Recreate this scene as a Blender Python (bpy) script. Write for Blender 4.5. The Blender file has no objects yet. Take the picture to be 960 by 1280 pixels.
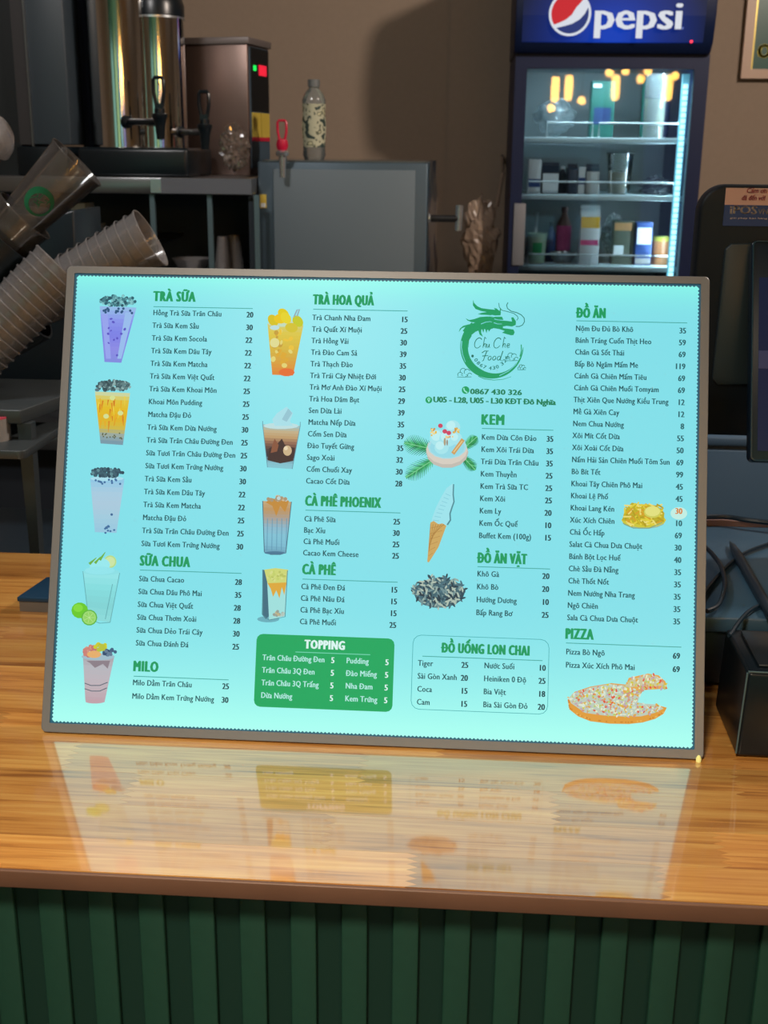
import bpy, bmesh, math, random
from mathutils import Vector, Matrix
C = bpy.context.scene.collection
random.seed(7)
# ------------------------------------------------------------------ camera
CP = Vector((0.07961, -0.99881, 1.53734)); YAW, PIT, ROL, FPX = -0.0653, 0.29762, 0.01051, 1480.57
fw = Vector((math.sin(YAW)*math.cos(PIT), math.cos(YAW)*math.cos(PIT), -math.sin(PIT)))
r0 = fw.cross(Vector((0, 0, 1))).normalized(); u0 = r0.cross(fw)
rt = math.cos(ROL)*r0 + math.sin(ROL)*u0; up = -math.sin(ROL)*r0 + math.cos(ROL)*u0
cam = bpy.data.cameras.new('camera'); camo = bpy.data.objects.new('camera', cam); C.objects.link(camo)
camo.matrix_world = Matrix(((rt.x, up.x, -fw.x, CP.x), (rt.y, up.y, -fw.y, CP.y), (rt.z, up.z, -fw.z, CP.z), (0, 0, 0, 1)))
cam.sensor_fit = 'VERTICAL'; cam.sensor_height = 24; cam.lens = FPX/1280*24; cam.clip_start = .02
cam.dof.use_dof = True; cam.dof.focus_distance = 1.12; cam.dof.aperture_fstop = 9
bpy.context.scene.camera = camo
def ray(u, v): return fw*FPX + rt*(u-480) + up*(640-v)
def at(u, v, Y):            # measured pixel -> point on the vertical plane y = Y
    d = ray(u, v); return CP + d*((Y-CP.y)/d.y)
def onz(u, v, z):           # measured pixel -> point on the level plane z
    d = ray(u, v); return CP + d*((z-CP.z)/d.z)
# ------------------------------------------------------------------ world, exposure, lights
vs = bpy.context.scene.view_settings
vs.view_transform = 'Standard'; vs.look = 'None'; vs.gamma = 1; vs.use_curve_mapping = False; vs.exposure = 0.0
w = bpy.data.worlds.new('world'); bpy.context.scene.world = w; w.use_nodes = True
w.node_tree.nodes['Background'].inputs[0].default_value = (.35, .5, .6, 1); w.node_tree.nodes['Background'].inputs[1].default_value = .12
def area(name, loc, target, size, power, col):
    l = bpy.data.lights.new(name, 'AREA'); l.shape = 'DISK'; l.size = size; l.energy = power; l.color = col
    o = bpy.data.objects.new(name, l); C.objects.link(o); o.location = loc
    o.rotation_euler = (Vector(target)-Vector(loc)).to_track_quat('-Z', 'Y').to_euler(); return o
area('ceiling_lamp_light', (1.55, .9, 2.72), (0.0, 2.6, 1.2), .16, 42, (1, .84, .72))
area('ceiling_lamp_light', (-.9, .3, 2.72), (-.35, 2.6, 1.1), .30, 15, (1, .96, .94))  # added fill, lifts the back wall and the shadow on it
area('ceiling_lamp_light', (-.25, -1.25, 2.45), (0, -.42, .8), .30, 6.6, (1, .82, .62)).data.spread = math.radians(75)  # added front light, narrowed to brighten the counter front
area('ceiling_lamp_light', (.7, -2.6, 2.72), (.3, -4, .6), .4, 42, (.95, .95, .85))  # added light on the unseen front wall, so the chrome mirrors brighter green

def lin(c):
    return tuple(((x/255)/12.92 if x/255 <= .04045 else ((x/255+.055)/1.055)**2.4) for x in c)
# ------------------------------------------------------------------ materials
MATS = {}
def mat(name, col, rough=.5, metal=0, emit=None, es=0, bump=0, bscale=80, var=0, coat=0, spec=.5, alpha=None):
    if name in MATS: return MATS[name]
    m = bpy.data.materials.new(name); m.use_nodes = True; nt = m.node_tree; b = nt.nodes['Principled BSDF']
    c = lin(col); b.inputs['Base Color'].default_value = (*c, 1); b.inputs['Roughness'].default_value = rough
    b.inputs['Metallic'].default_value = metal; b.inputs['Coat Weight'].default_value = coat; b.inputs['Coat Roughness'].default_value = .05
    b.inputs['Specular IOR Level'].default_value = spec
    if emit: b.inputs['Emission Color'].default_value = (*lin(emit), 1); b.inputs['Emission Strength'].default_value = es
    if var or bump:
        tc = nt.nodes.new('ShaderNodeTexCoord'); n = nt.nodes.new('ShaderNodeTexNoise'); n.inputs['Scale'].default_value = bscale; n.inputs['Detail'].default_value = 4
        nt.links.new(tc.outputs['Object'], n.inputs['Vector'])
        if var:
            mx = nt.nodes.new('ShaderNodeMix'); mx.data_type = 'RGBA'; mx.inputs[6].default_value = (*[x*(1-var) for x in c], 1); mx.inputs[7].default_value = (*[min(1, x*(1+var)) for x in c], 1)
            nt.links.new(n.outputs[0], mx.inputs[0]); nt.links.new(mx.outputs[2], b.inputs['Base Color'])
        if bump:
            bp = nt.nodes.new('ShaderNodeBump'); bp.inputs['Strength'].default_value = bump; bp.inputs['Distance'].default_value = .002
            nt.links.new(n.outputs[0], bp.inputs['Height']); nt.links.new(bp.outputs[0], b.inputs['Normal'])
    MATS[name] = m; return m
def glassy(name, tint=(255, 255, 255), clear=.8, rough=.08, col=(200, 200, 200), fres=1.45):
    """thin clear plastic or glass: transparent + fresnel gloss + a little body colour"""
    if name in MATS: return MATS[name]
    m = bpy.data.materials.new(name); m.use_nodes = True; nt = m.node_tree; nt.nodes.clear()
    o = nt.nodes.new('ShaderNodeOutputMaterial'); t = nt.nodes.new('ShaderNodeBsdfTransparent'); t.inputs[0].default_value = (*lin(tint), 1)
    d = nt.nodes.new('ShaderNodeBsdfDiffuse'); d.inputs[0].default_value = (*lin(col), 1); g = nt.nodes.new('ShaderNodeBsdfGlossy'); g.inputs['Roughness'].default_value = rough
    m1 = nt.nodes.new('ShaderNodeMixShader'); m1.inputs[0].default_value = 1-clear; m2 = nt.nodes.new('ShaderNodeMixShader'); f = nt.nodes.new('ShaderNodeFresnel'); f.inputs[0].default_value = fres
    L = nt.links.new; L(t.outputs[0], m1.inputs[1]); L(d.outputs[0], m1.inputs[2]); L(f.outputs[0], m2.inputs[0]); L(m1.outputs[0], m2.inputs[1]); L(g.outputs[0], m2.inputs[2]); L(m2.outputs[0], o.inputs[0])
    MATS[name] = m; return m
def wood_mat():
    m = bpy.data.materials.new('lacquered_wood'); m.use_nodes = True; nt = m.node_tree; b = nt.nodes['Principled BSDF']; N = nt.nodes.new; L = nt.links.new
    tc = N('ShaderNodeTexCoord'); oi = N('ShaderNodeObjectInfo'); ad = N('ShaderNodeVectorMath'); ad.operation = 'ADD'
    sc = N('ShaderNodeVectorMath'); sc.operation = 'SCALE'; cb = N('ShaderNodeCombineXYZ'); L(oi.outputs['Random'], cb.inputs[0]); L(oi.outputs['Random'], cb.inputs[1])
    L(cb.outputs[0], sc.inputs[0]); sc.inputs['Scale'].default_value = 7; L(tc.outputs['Object'], ad.inputs[0]); L(sc.outputs[0], ad.inputs[1])
    mp = N('ShaderNodeMapping'); mp.inputs['Scale'].default_value = (9, 260, 30); L(ad.outputs[0], mp.inputs['Vector'])
    n1 = N('ShaderNodeTexNoise'); n1.inputs['Scale'].default_value = 1; n1.inputs['Detail'].default_value = 6; n1.inputs['Distortion'].default_value = .6; L(mp.outputs[0], n1.inputs['Vector'])
    mp2 = N('ShaderNodeMapping'); mp2.inputs['Scale'].default_value = (3, 38, 8); L(ad.outputs[0], mp2.inputs['Vector'])
    n2 = N('ShaderNodeTexNoise'); n2.inputs['Scale'].default_value = 1; n2.inputs['Detail'].default_value = 3; n2.inputs['Distortion'].default_value = 1.2; L(mp2.outputs[0], n2.inputs['Vector'])
    mx = N('ShaderNodeMix'); mx.inputs[0].default_value = .5; L(n1.outputs[0], mx.inputs[2]); L(n2.outputs[0], mx.inputs[3])
    cr = N('ShaderNodeValToRGB'); e = cr.color_ramp.elements
    e[0].position = .33; e[0].color = (*lin((166, 106, 50)), 1); e[1].position = .66; e[1].color = (*lin((238, 186, 104)), 1)
    x = e.new(.47); x.color = (*lin((216, 152, 76)), 1); L(mx.outputs[0], cr.inputs[0])
    hs = N('ShaderNodeHueSaturation'); mr = N('ShaderNodeMapRange'); mr.inputs[3].default_value = .70; mr.inputs[4].default_value = 1.08
    L(oi.outputs['Random'], mr.inputs[0]); L(mr.outputs[0], hs.inputs['Value']); L(cr.outputs[0], hs.inputs['Color']); L(hs.outputs[0], b.inputs['Base Color'])
    b.inputs['Roughness'].default_value = .3; b.inputs['Coat Weight'].default_value = 1; b.inputs['Coat Roughness'].default_value = .06; b.inputs['Coat IOR'].default_value = 2.6
    bp = N('ShaderNodeBump'); bp.inputs['Strength'].default_value = .04; bp.inputs['Distance'].default_value = .0004; L(n1.outputs[0], bp.inputs['Height']); L(bp.outputs[0], b.inputs['Normal']); L(bp.outputs[0], b.inputs['Coat Normal'])
    return m
def vcol_mat(name, strength):
    m = bpy.data.materials.new(name); m.use_nodes = True; nt = m.node_tree; b = nt.nodes['Principled BSDF']; a = nt.nodes.new('ShaderNodeVertexColor'); a.layer_name = 'Col'
    b.inputs['Base Color'].default_value = (.02, .02, .02, 1); b.inputs['Roughness'].default_value = .5
    nt.links.new(a.outputs[0], b.inputs['Emission Color']); b.inputs['Emission Strength'].default_value = strength; b.inputs['Specular IOR Level'].default_value = .1; return m

# ------------------------------------------------------------------ builders
WM = {}                                            # world matrix of every object
class MB:
    def __init__(s): s.v = []; s.f = []; s.c = []
    def add(s, vs_, fs, col=None):
        n = len(s.v); s.v += [Vector(p) for p in vs_]; s.f += [tuple(i+n for i in f) for f in fs]; s.c += [col]*len(fs); return s
    def box(s, c, d, M=None):
        x, y, z = d[0]/2, d[1]/2, d[2]/2; p = [Vector((a*x, b*y, e*z)) for a in (-1, 1) for b in (-1, 1) for e in (-1, 1)]
        if M: p = [M @ q for q in p]
        p = [q+Vector(c) for q in p]
        return s.add(p, [(0, 1, 3, 2), (4, 6, 7, 5), (0, 4, 5, 1), (2, 3, 7, 6), (0, 2, 6, 4), (1, 5, 7, 3)])
    def span(s, x0, x1, y0, y1, z0, z1): return s.box(((x0+x1)/2, (y0+y1)/2, (z0+z1)/2), (abs(x1-x0), abs(y1-y0), abs(z1-z0)))
    def hexa(s, a, b):                              # two quads a (4), b (4)
        return s.add(list(a)+list(b), [(3, 2, 1, 0), (4, 5, 6, 7), (0, 1, 5, 4), (1, 2, 6, 5), (2, 3, 7, 6), (3, 0, 4, 7)])
    def lathe(s, prof, org, ax=(0, 0, 1), n=32, a0=0, a1=2*math.pi):    # prof: (r, t)
        ax = Vector(ax).normalized(); X = ax.orthogonal().normalized() if abs(ax.z) < .999 else Vector((1, 0, 0)); Y = ax.cross(X); org = Vector(org)
        full = abs(a1-a0-2*math.pi) < 1e-6; k = n if full else n+1
        vs_ = [org+ax*t+(X*math.cos(a0+(a1-a0)*i/n)+Y*math.sin(a0+(a1-a0)*i/n))*r for r, t in prof for i in range(k)]; fs = []
        for j in range(len(prof)-1):
            for i in range(n):
                i2 = (i+1) % k; fs.append((j*k+i, j*k+i2, (j+1)*k+i2, (j+1)*k+i))
        if full:
            if prof[0][0] > 1e-5 and prof[0] != prof[-1]: fs.append(tuple(range(k))[::-1]); fs.append(tuple((len(prof)-1)*k+i for i in range(k)))
        return s.add(vs_, fs)
    def cyl(s, a, b, r, r2=None, n=20):
        a, b = Vector(a), Vector(b); return s.lathe([(r, 0), (r if r2 is None else r2, (b-a).length)], a, b-a, n)
    def tube(s, pts, r, n=8, closed=False):
        pts = [Vector(p) for p in pts]; k = len(pts); vs_ = []; X = None
        for i, p in enumerate(pts):
            t = (pts[(i+1) % k]-pts[i-1]) if (closed or 0 < i < k-1) else (pts[1]-pts[0] if i == 0 else pts[-1]-pts[-2]); t.normalize()
            X = (t.orthogonal() if X is None else (X-t*X.dot(t))).normalized(); Y = t.cross(X)
            vs_ += [p+(X*math.cos(2*math.pi*j/n)+Y*math.sin(2*math.pi*j/n))*r for j in range(n)]
        fs = [(i*n+j, i*n+(j+1) % n, ((i+1) % k)*n+(j+1) % n, ((i+1) % k)*n+j) for i in range(k if closed else k-1) for j in range(n)]
        if not closed: fs += [tuple(range(n))[::-1], tuple((k-1)*n+j for j in range(n))]
        return s.add(vs_, fs)
    def prism(s, pts, off):
        k = len(pts); pts = [Vector(p) for p in pts]; off = Vector(off)
        return s.add(pts+[p+off for p in pts], [tuple(range(k)), tuple(range(2*k-1, k-1, -1))]+[(i, i+k, (i+1) % k+k, (i+1) % k) for i in range(k)])
    def build(s, name, m, parent=None, local=False, bevel=0, smooth=False, seg=2, closed=True):
        me = bpy.data.meshes.new(name); inv = WM[parent].inverted() if (parent and not local) else Matrix()
        me.from_pydata([inv @ p for p in s.v], [], s.f)
        bm = bmesh.new(); bm.from_mesh(me)
        if closed: bmesh.ops.recalc_face_normals(bm, faces=bm.faces)
        if bevel: bmesh.ops.bevel(bm, geom=[e for e in bm.edges if len(e.link_faces) == 2 and e.calc_face_angle(0) > .6], offset=bevel, segments=seg, affect='EDGES', profile=.5, clamp_overlap=True)
        bm.to_mesh(me); bm.free()
        if any(c is not None for c in s.c):
            at_ = me.color_attributes.new('Col', 'FLOAT_COLOR', 'CORNER'); i = 0
            for p, c in zip(me.polygons, s.c):
                for _ in p.loop_indices: at_.data[i].color = (*lin(c), 1); i += 1
        if smooth or bevel:
            me.polygons.foreach_set('use_smooth', [True]*len(me.polygons)); me.set_sharp_from_angle(angle=math.radians(38 if smooth else 50))
        me.materials.append(m); o = bpy.data.objects.new(name, me); C.objects.link(o)
        if parent: o.parent = parent; WM[o] = WM[parent].copy()
        else: WM[o] = Matrix()
        return o
def thing(name, label, cat, loc=(0, 0, 0), M=None, group=None):
    o = bpy.data.objects.new(name, None); C.objects.link(o); o.empty_display_size = .05
    m = M.copy() if M else Matrix.Translation(Vector(loc)); o.matrix_world = m; WM[o] = m
    o['label'] = label; o['category'] = cat
    if group: o['group'] = group
    return o
def tag(o, label, cat, group=None, base=True):
    o['label'] = label; o['category'] = cat
    if group: o['group'] = group
    return o
def struct(o): o['kind'] = 'structure'; return o
def rrect(x0, x1, y0, y1, r, n=5):
    pts = []
    for cx, cy, a in ((x1-r, y1-r, 0), (x0+r, y1-r, 90), (x0+r, y0+r, 180), (x1-r, y0+r, 270)):
        for i in range(n+1):
            t = math.radians(a+90*i/n); pts.append((cx+r*math.cos(t), cy+r*math.sin(t)))
    return pts
# lettering: base letters from the built-in font, Vietnamese marks drawn as small strokes
import unicodedata
TQ = []; GL = {}
MARKS = {'\u0300': 'grave', '\u0301': 'acute', '\u0302': 'circ', '\u0306': 'breve', '\u0303': 'tilde', '\u0309': 'hook', '\u0323': 'dot', '\u031b': 'horn'}
def decomp(ch):
    if ch == 'Đ': return 'D', ['bar']
    if ch == 'đ': return 'd', ['lbar']
    d = unicodedata.normalize('NFD', ch); return d[0], [MARKS[c] for c in d[1:]]
def load_glyphs(chars):
    new_ = [c for c in sorted(chars) if c not in GL and c != ' ']
    if not new_: return
    obs = []
    for c in new_:
        for st in (c, 'H'+c+'H'):
            cu = bpy.data.curves.new('t', 'FONT'); cu.body = st; cu.size = 1; cu.resolution_u = 2; o = bpy.data.objects.new('t', cu); C.objects.link(o); obs.append(o)
    cu = bpy.data.curves.new('t', 'FONT'); cu.body = 'HH'; o = bpy.data.objects.new('t', cu); C.objects.link(o); obs.append(o)
    bpy.context.view_layer.update(); dg = bpy.context.evaluated_depsgraph_get(); r = []
    for o in obs:
        me = bpy.data.meshes.new_from_object(o.evaluated_get(dg)); r.append(([tuple(v.co) for v in me.vertices], [tuple(p.vertices) for p in me.polygons])); bpy.data.meshes.remove(me)
        cu = o.data; bpy.data.objects.remove(o); bpy.data.curves.remove(cu)
    wd = lambda v: max(p[0] for p in v)-min(p[0] for p in v)
    hh = wd(r[-1][0]); GL['capH'] = max(p[1] for p in r[-1][0]); GL[' '] = ([], [], .26, 0, 0, 0)
    for i, c in enumerate(new_):
        v, f = r[2*i]; adv = wd(r[2*i+1][0])-hh; x0 = min(p[0] for p in v); x1 = max(p[0] for p in v)
        GL[c] = (v, f, adv, x0, x1, max(p[1] for p in v))
def strokes_for(marks, c, x0, x1, top):
    """small stroke polygons (centre line, width) in font units"""
    out = []; cx = (x0+x1)/2; w_ = .062; up_ = top+.055; xh = {'i': 0}
    circ = 'circ' in marks or 'breve' in marks
    if 'circ' in marks: out.append(([(cx-.13, up_), (cx, up_+.11), (cx+.13, up_)], w_))
    if 'breve' in marks: out.append(([(cx-.13, up_+.1), (cx-.07, up_+.02), (cx+.07, up_+.02), (cx+.13, up_+.1)], w_))
    o = (.07, .13) if circ else (0, 0); sx = .12 if circ else 0
    if 'grave' in marks: out.append(([(cx-.11+sx*.2, up_+o[1]+.12), (cx+.03+sx*.2, up_+o[1]+.01)], w_*1.1))
    if 'acute' in marks: out.append(([(cx-.02+sx, up_+o[1]*.8+.01), (cx+.11+sx, up_+o[1]*.8+.12)], w_*1.1))
    if 'tilde' in marks: out.append(([(cx-.14, up_+o[1]+.03), (cx-.07, up_+o[1]+.09), (cx+.06, up_+o[1]+.03), (cx+.14, up_+o[1]+.09)], w_))
    if 'hook' in marks: out.append(([(cx-.06+sx*.6, up_+o[1]+.15), (cx+.05+sx*.6, up_+o[1]+.15), (cx+.05+sx*.6, up_+o[1]+.08), (cx-.01+sx*.6, up_+o[1]+.01)], w_*.9))
    if 'dot' in marks: out.append(([(cx-.045, -.15), (cx+.045, -.15)], .09))
    if 'horn' in marks: out.append(([(x1-.08, top-.05), (x1+.06, top-.0), (x1+.07, top+.10)], w_))
    if 'bar' in marks: out.append(([(x0-.08, GL['capH']*.5), (cx, GL['capH']*.5)], w_*1.1))
    if 'lbar' in marks: out.append(([(cx+.02, top-.13), (x1+.08, top-.13)], w_))
    return out
def layout(s_, track=0):
    V, F = [], []; x = 0
    for ch in s_:
        c, mk = decomp(ch); c_ = '\u0131' if (c == 'i' and mk and mk != ['dot']) else c
        v, f, adv, x0, x1, top = GL[c_]; n = len(V)
        V += [(p[0]+x, p[1]) for p in v]; F += [tuple(i+n for i in q) for q in f]
        if mk:
            for pts_, w_ in strokes_for(mk, c_, x0+x, x1+x, top):
                for i in range(len(pts_)-1):
                    (ax_, ay), (bx, by) = pts_[i], pts_[i+1]; l = math.hypot(bx-ax_, by-ay); tx, ty = (bx-ax_)/l, (by-ay)/l; e = w_*.3; nx_, ny_ = -ty*w_/2, tx*w_/2; n = len(V)
                    V += [(ax_-tx*e+nx_, ay-ty*e+ny_), (ax_-tx*e-nx_, ay-ty*e-ny_), (bx+tx*e-nx_, by+ty*e-ny_), (bx+tx*e+nx_, by+ty*e+ny_)]; F.append((n, n+1, n+2, n+3))
        x += adv+track
    return V, F
def text(s_, x, y, cap, key, col, xs=1.0, align='LEFT', bold=0, fit=None, M=None, slant=0, z=0, track=0):
    TQ.append((s_, x, y, cap, key, col, xs, align, bold, fit, M, slant, z, track))
def flush_text(specs):
    """specs[key] = (name, material, parent)"""
    need = set()
    for q in TQ:
        for ch in q[0]: c, mk = decomp(ch); need.add(c); need.add('\u0131')
    load_glyphs(need); acc = {}
    for s_, x, y, cap, key, col, xs, align, bold, fit, M, slant, z, track in TQ:
        V, F = layout(s_, track); k = cap/GL['capH']; a = min(v[0] for v in V); b = max(v[0] for v in V); sx = k*xs if fit is None else fit/(b-a)
        ox = -b*sx if align == 'RIGHT' else (-a*sx if fit is not None else 0)
        n_ = 1 if bold <= 0 else (2 if bold < .03 else (3 if bold < .045 else 5))      # struck several times side by side = bold
        for q in range(n_):
            dx = 0 if n_ == 1 else bold*k*1.15*(2*q/(n_-1)-1); dy = 0 if n_ < 5 else bold*k*.3*(1 if q % 2 else -1)
            pts = [Vector(((v[0]+slant*v[1])*sx+ox+x+dx, v[1]*k+y+dy, z+q*1e-6)) for v in V]
            if M: pts = [M(p) for p in pts]
            acc.setdefault(key, MB()).add(pts, F, col)
    TQ.clear()
    for key, mb in acc.items():
        name, m, par = specs[key]; mb.build(name, m, par, local=True, closed=False)

CT = 0.998                                          # counter top height
# ================================================================== SETTING
wallm = mat('painted_wall', (148, 131, 114), .85, bump=.15, bscale=60, var=.06)
struct(MB().span(-2.6, .005, 3.42, 3.5, 0, 2.8).build('wall_back', wallm))
struct(MB().span(.005, 3.0, 3.36, 3.5, 0, 2.8).build('wall_back_pilaster', wallm))
struct(MB().span(-2.68, -2.6, -5, 3.5, 0, 2.8).build('wall_left', wallm))
struct(MB().span(3.0, 3.08, -5, 3.5, 0, 2.8).build('wall_right', wallm))
struct(MB().span(-2.68, 3.08, -5.08, -5, 0, 2.8).build('wall_front', mat('green_wall', (60, 128, 88), .6)))
for i, (xa_, xb_, cw_) in enumerate(((-2.4, -1.3, (150, 205, 190)), (-.9, .1, (170, 205, 150)), (.5, 1.3, (120, 180, 205)), (1.7, 2.8, (110, 130, 200)))):
    g = MB().span(xa_, xb_, -4.995, -4.985, .5, 2.3).build('window_%d' % (i+1), mat('window_glow_%d' % i, cw_, .3, emit=cw_, es=.6)); struct(g)  # added glowing panels, unseen, put coloured stripes into the chrome and some fill
    MB().span(xa_-.04, xa_, -5, -4.96, .46, 2.34).span(xb_, xb_+.04, -5, -4.96, .46, 2.34).span(xa_, xb_, -5, -4.96, .46, .5).span(xa_, xb_, -5, -4.96, 2.3, 2.34).build('window_frame', mat('window_trim', (50, 52, 50), .5), g)
struct(MB().span(-2.68, 3.08, -5.08, 3.5, 2.8, 2.88).build('ceiling', mat('ceiling_paint', (165, 158, 148), .9)))
fl = struct(MB().span(-2.68, 3.08, -5.08, 3.5, -.05, -.006).build('floor', mat('grout', (60, 62, 64), .8)))
tb = mat('floor_tile', (92, 96, 100), .25, var=.08, bscale=6)
tile_me = None
for i in range(9):
    for j in range(8):
        if tile_me is None:
            o = MB().box((0, 0, -.003), (.596, .596, .006)).build('tile', tb, fl, bevel=.0015, seg=1); tile_me = o
        else:
            o = tile_me.copy(); C.objects.link(o); o.parent = fl; o.name = 'tile'
        o.location = (-2.38+.6*i, -1.3+.6*j, 0)

# ================================================================== COUNTER
Y0, Y1 = -.2215, .512; TH = .0160; XL, XR = -1.15, 1.25
wood = wood_mat()
ct = thing('wooden_countertop', 'long finger-jointed light wood countertop with a glossy lacquer under the lit menu', 'countertop', (0, 0, CT-TH))
edge = mat('edge_wood', (108, 78, 62), .45, var=.25, bscale=14)
MB().span(XL, XR, Y0, Y0+.004, CT-TH, CT-.0004).build('edge_band', edge, ct, bevel=.0012)
MB().span(XL, XR, Y0+.004, Y1, CT-TH, CT-.0065).build('core_board', edge, ct)
def stave(x0, x1, y0, y1):
    nf = 6; w_ = (y1-y0)/nf; d = .0045; g = .0001; L_, R_ = [], []
    for i in range(nf):
        a = y0+i*w_
        R_ += [(x1-d-g, a+g if i == 0 else a), (x1+d-g, a+w_*.5)]
        L_ += [(x0-d+g, a+g if i == 0 else a), (x0+d+g, a+w_*.5)]
    R_.append((x1-d-g, y1-g)); L_.append((x0-d+g, y1-g))
    pts = R_+L_[::-1]
    return MB().prism([(x, y, CT-.0062) for x, y in pts], (0, 0, .0062)).build('stave', wood, ct)
rows = [Y0+.004, -.172, -.12, -.066, -.012]
while rows[-1] < Y1-.03: rows.append(min(rows[-1]+.0535, Y1))
rows[-1] = Y1
rs = random.Random(3)
firstj = {0: [-.31, .052, .245, .43], 1: [-.42, -.02, .30, .62], 2: [-.2, .17, .41, .7], 3: [-.27, .0, .335, .55], 4: [-.36, .07, .345, .6]}
for j in range(len(rows)-1):
    js = firstj.get(j)
    if js is None:
        js = []; x = -.7+rs.random()*.3
        while x < .8: js.append(x); x += rs.uniform(.24, .42)
    js = [js[0]-.42, js[0]-.2] [:1]+js
    xs = [XL]+js+[js[-1]+.3, XR]
    for a, b in zip(xs[:-1], xs[1:]): stave(a, b, rows[j], rows[j+1])
# green slatted counter front
cf = thing('counter_front', 'dark green panelled counter front with upright slats below the wooden edge', 'counter', (0, -.19, 0))
gm = mat('green_paint', (24, 62, 50), .5, bump=.1, bscale=120, var=.1)
MB().span(XL, XR, -.192, -.172, 0, CT-TH).build('backing_board', mat('green_back', (18, 50, 42), .5), cf)  # darker than the slats: shade of the gaps put into the colour
s0 = MB().box((0, 0, (CT-TH)/2), (.0205, .006, CT-TH)).build('slat', gm, cf, local=True, bevel=.0012)
for k in range(-28, 28):
    o = s0 if k == -28 else s0.copy()
    if k != -28: C.objects.link(o); o.name = 'slat'
    o.location = (.089+.041*k, -.005, 0)
# counter body behind the front
MB().span(XL, XR, -.172, Y1-.03, 0, CT-TH).build('carcass', mat('carcass_board', (60, 56, 54), .6), cf)

# ================================================================== MENU LIGHT BOX
LEAN = 0.37683; SH = .45557; SW = .626
Vv = Vector((0, math.sin(LEAN), math.cos(LEAN))); Nn = Vector((0, -math.cos(LEAN), math.sin(LEAN)))
SM = Matrix(((1, Vv.x, Nn.x, 0), (0, Vv.y, Nn.y, 0), (0, Vv.z, Nn.z, 1.0), (0, 0, 0, 1)))
sign = thing('menu_light_box', 'lit pale turquoise menu board in grey metal frame leaning on the counter', 'menu board', M=SM)
SI = SM.inverted()
def sp(u, v):               # pixel -> sign plane, metres
    d = ray(u, v); t = (SM.translation-CP).dot(Nn)/d.dot(Nn); q = SI @ (CP+d*t); return q.x, q.y
alu = mat('brushed_frame', (126, 130, 136), .42, metal=.3, bump=.05, bscale=300)
fr = MB(); out = rrect(-SW/2, SW/2, 0, SH, .005); inn = rrect(-.3052, .3048, .0085, .4485, .001)
k = len(out)
vs_ = [(x, y, -.0005) for x, y in out]+[(x, y, 0) for x, y in [(a*.9985, (b-SH/2)*.998+SH/2) for a, b in out]]+[(x, y, 0) for x, y in inn]+[(x, y, -.0022) for x, y in inn]+[(x, y, -.0055) for x, y in out]
fs = []
for j in range(3):
    for i in range(k): fs.append((j*k+i, j*k+(i+1) % k, (j+1)*k+(i+1) % k, (j+1)*k+i))
for i in range(k): fs.append((4*k+i, 4*k+(i+1) % k, (i+1) % k, i))
fr.add(vs_, fs).build('frame', alu, sign, local=True, closed=False)
MB().span(-.298, .298, .014, SH-.006, -.016, -.0056).build('back_pan', mat('back_pan', (70, 74, 78), .5, metal=.4), sign, local=True, bevel=.002)
dotm = mat('guide_border', (18, 78, 100), .5, emit=(18, 84, 110), es=.6)
MB().span(-.3056, .3052, .008, .4490, -.005, -.0021).build('light_guide', dotm, sign, local=True)
# lit panel whose border ends in the fine teeth of the light guide
ZX0, ZX1, ZY0, ZY1 = -.3022, .3022, .0108, .4455; pitch = .0036; amp = .0014
pts = []
def teeth(a, b, n, f):
    for i in range(n): t = i/n; pts.append(f(a+(b-a)*t, 0)); pts.append(f(a+(b-a)*(t+.5/n), amp))
nx = round((ZX1-ZX0)/pitch); ny = round((ZY1-ZY0)/pitch)
teeth(ZX0, ZX1, nx, lambda x, e: (x, ZY0-e)); teeth(ZY0, ZY1, ny, lambda y, e: (ZX1+e, y))
teeth(ZX1, ZX0, nx, lambda x, e: (x, ZY1+e)); teeth(ZY1, ZY0, ny, lambda y, e: (ZX0-e, y))
pm = bpy.data.materials.new('lit_acrylic'); pm.use_nodes = True; nt = pm.node_tree; b = nt.nodes['Principled BSDF']; N = nt.nodes.new; L = nt.links.new
tc = N('ShaderNodeTexCoord'); sx = N('ShaderNodeSeparateXYZ'); L(tc.outputs['Object'], sx.inputs[0])
def band(out_, a, b_, pw=2.0):
    mr = N('ShaderNodeMapRange'); mr.inputs[1].default_value = a; mr.inputs[2].default_value = b_; mr.inputs[3].default_value = 1; mr.inputs[4].default_value = 0; L(out_, mr.inputs[0])
    p_ = N('ShaderNodeMath'); p_.operation = 'POWER'; L(mr.outputs[0], p_.inputs[0]); p_.inputs[1].default_value = pw; return p_.outputs[0]
bot = band(sx.outputs[1], .008, .16, 2.2); top_ = band(sx.outputs[1], .448, .40, 2.5)
mx1 = N('ShaderNodeMix'); mx1.data_type = 'RGBA'; mx1.inputs[6].default_value = (*lin((124, 220, 231)), 1); mx1.inputs[7].default_value = (*lin((168, 255, 240)), 1); L(bot, mx1.inputs[0])
mx2 = N('ShaderNodeMix'); mx2.data_type = 'RGBA'; L(mx1.outputs[2], mx2.inputs[6]); mx2.inputs[7].default_value = (*lin((132, 244, 232)), 1); L(top_, mx2.inputs[0])
L(mx2.outputs[2], b.inputs['Emission Color']); b.inputs['Emission Strength'].default_value = 1.0; b.inputs['Base Color'].default_value = (.03, .04, .04, 1); b.inputs['Roughness'].default_value = .35; b.inputs['Specular IOR Level'].default_value = .2
mb = MB(); mb.add([(x, y, -.0018) for x, y in pts], [tuple(range(len(pts)))]); mb.build('lit_panel', pm, sign, local=True, closed=False)
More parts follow.
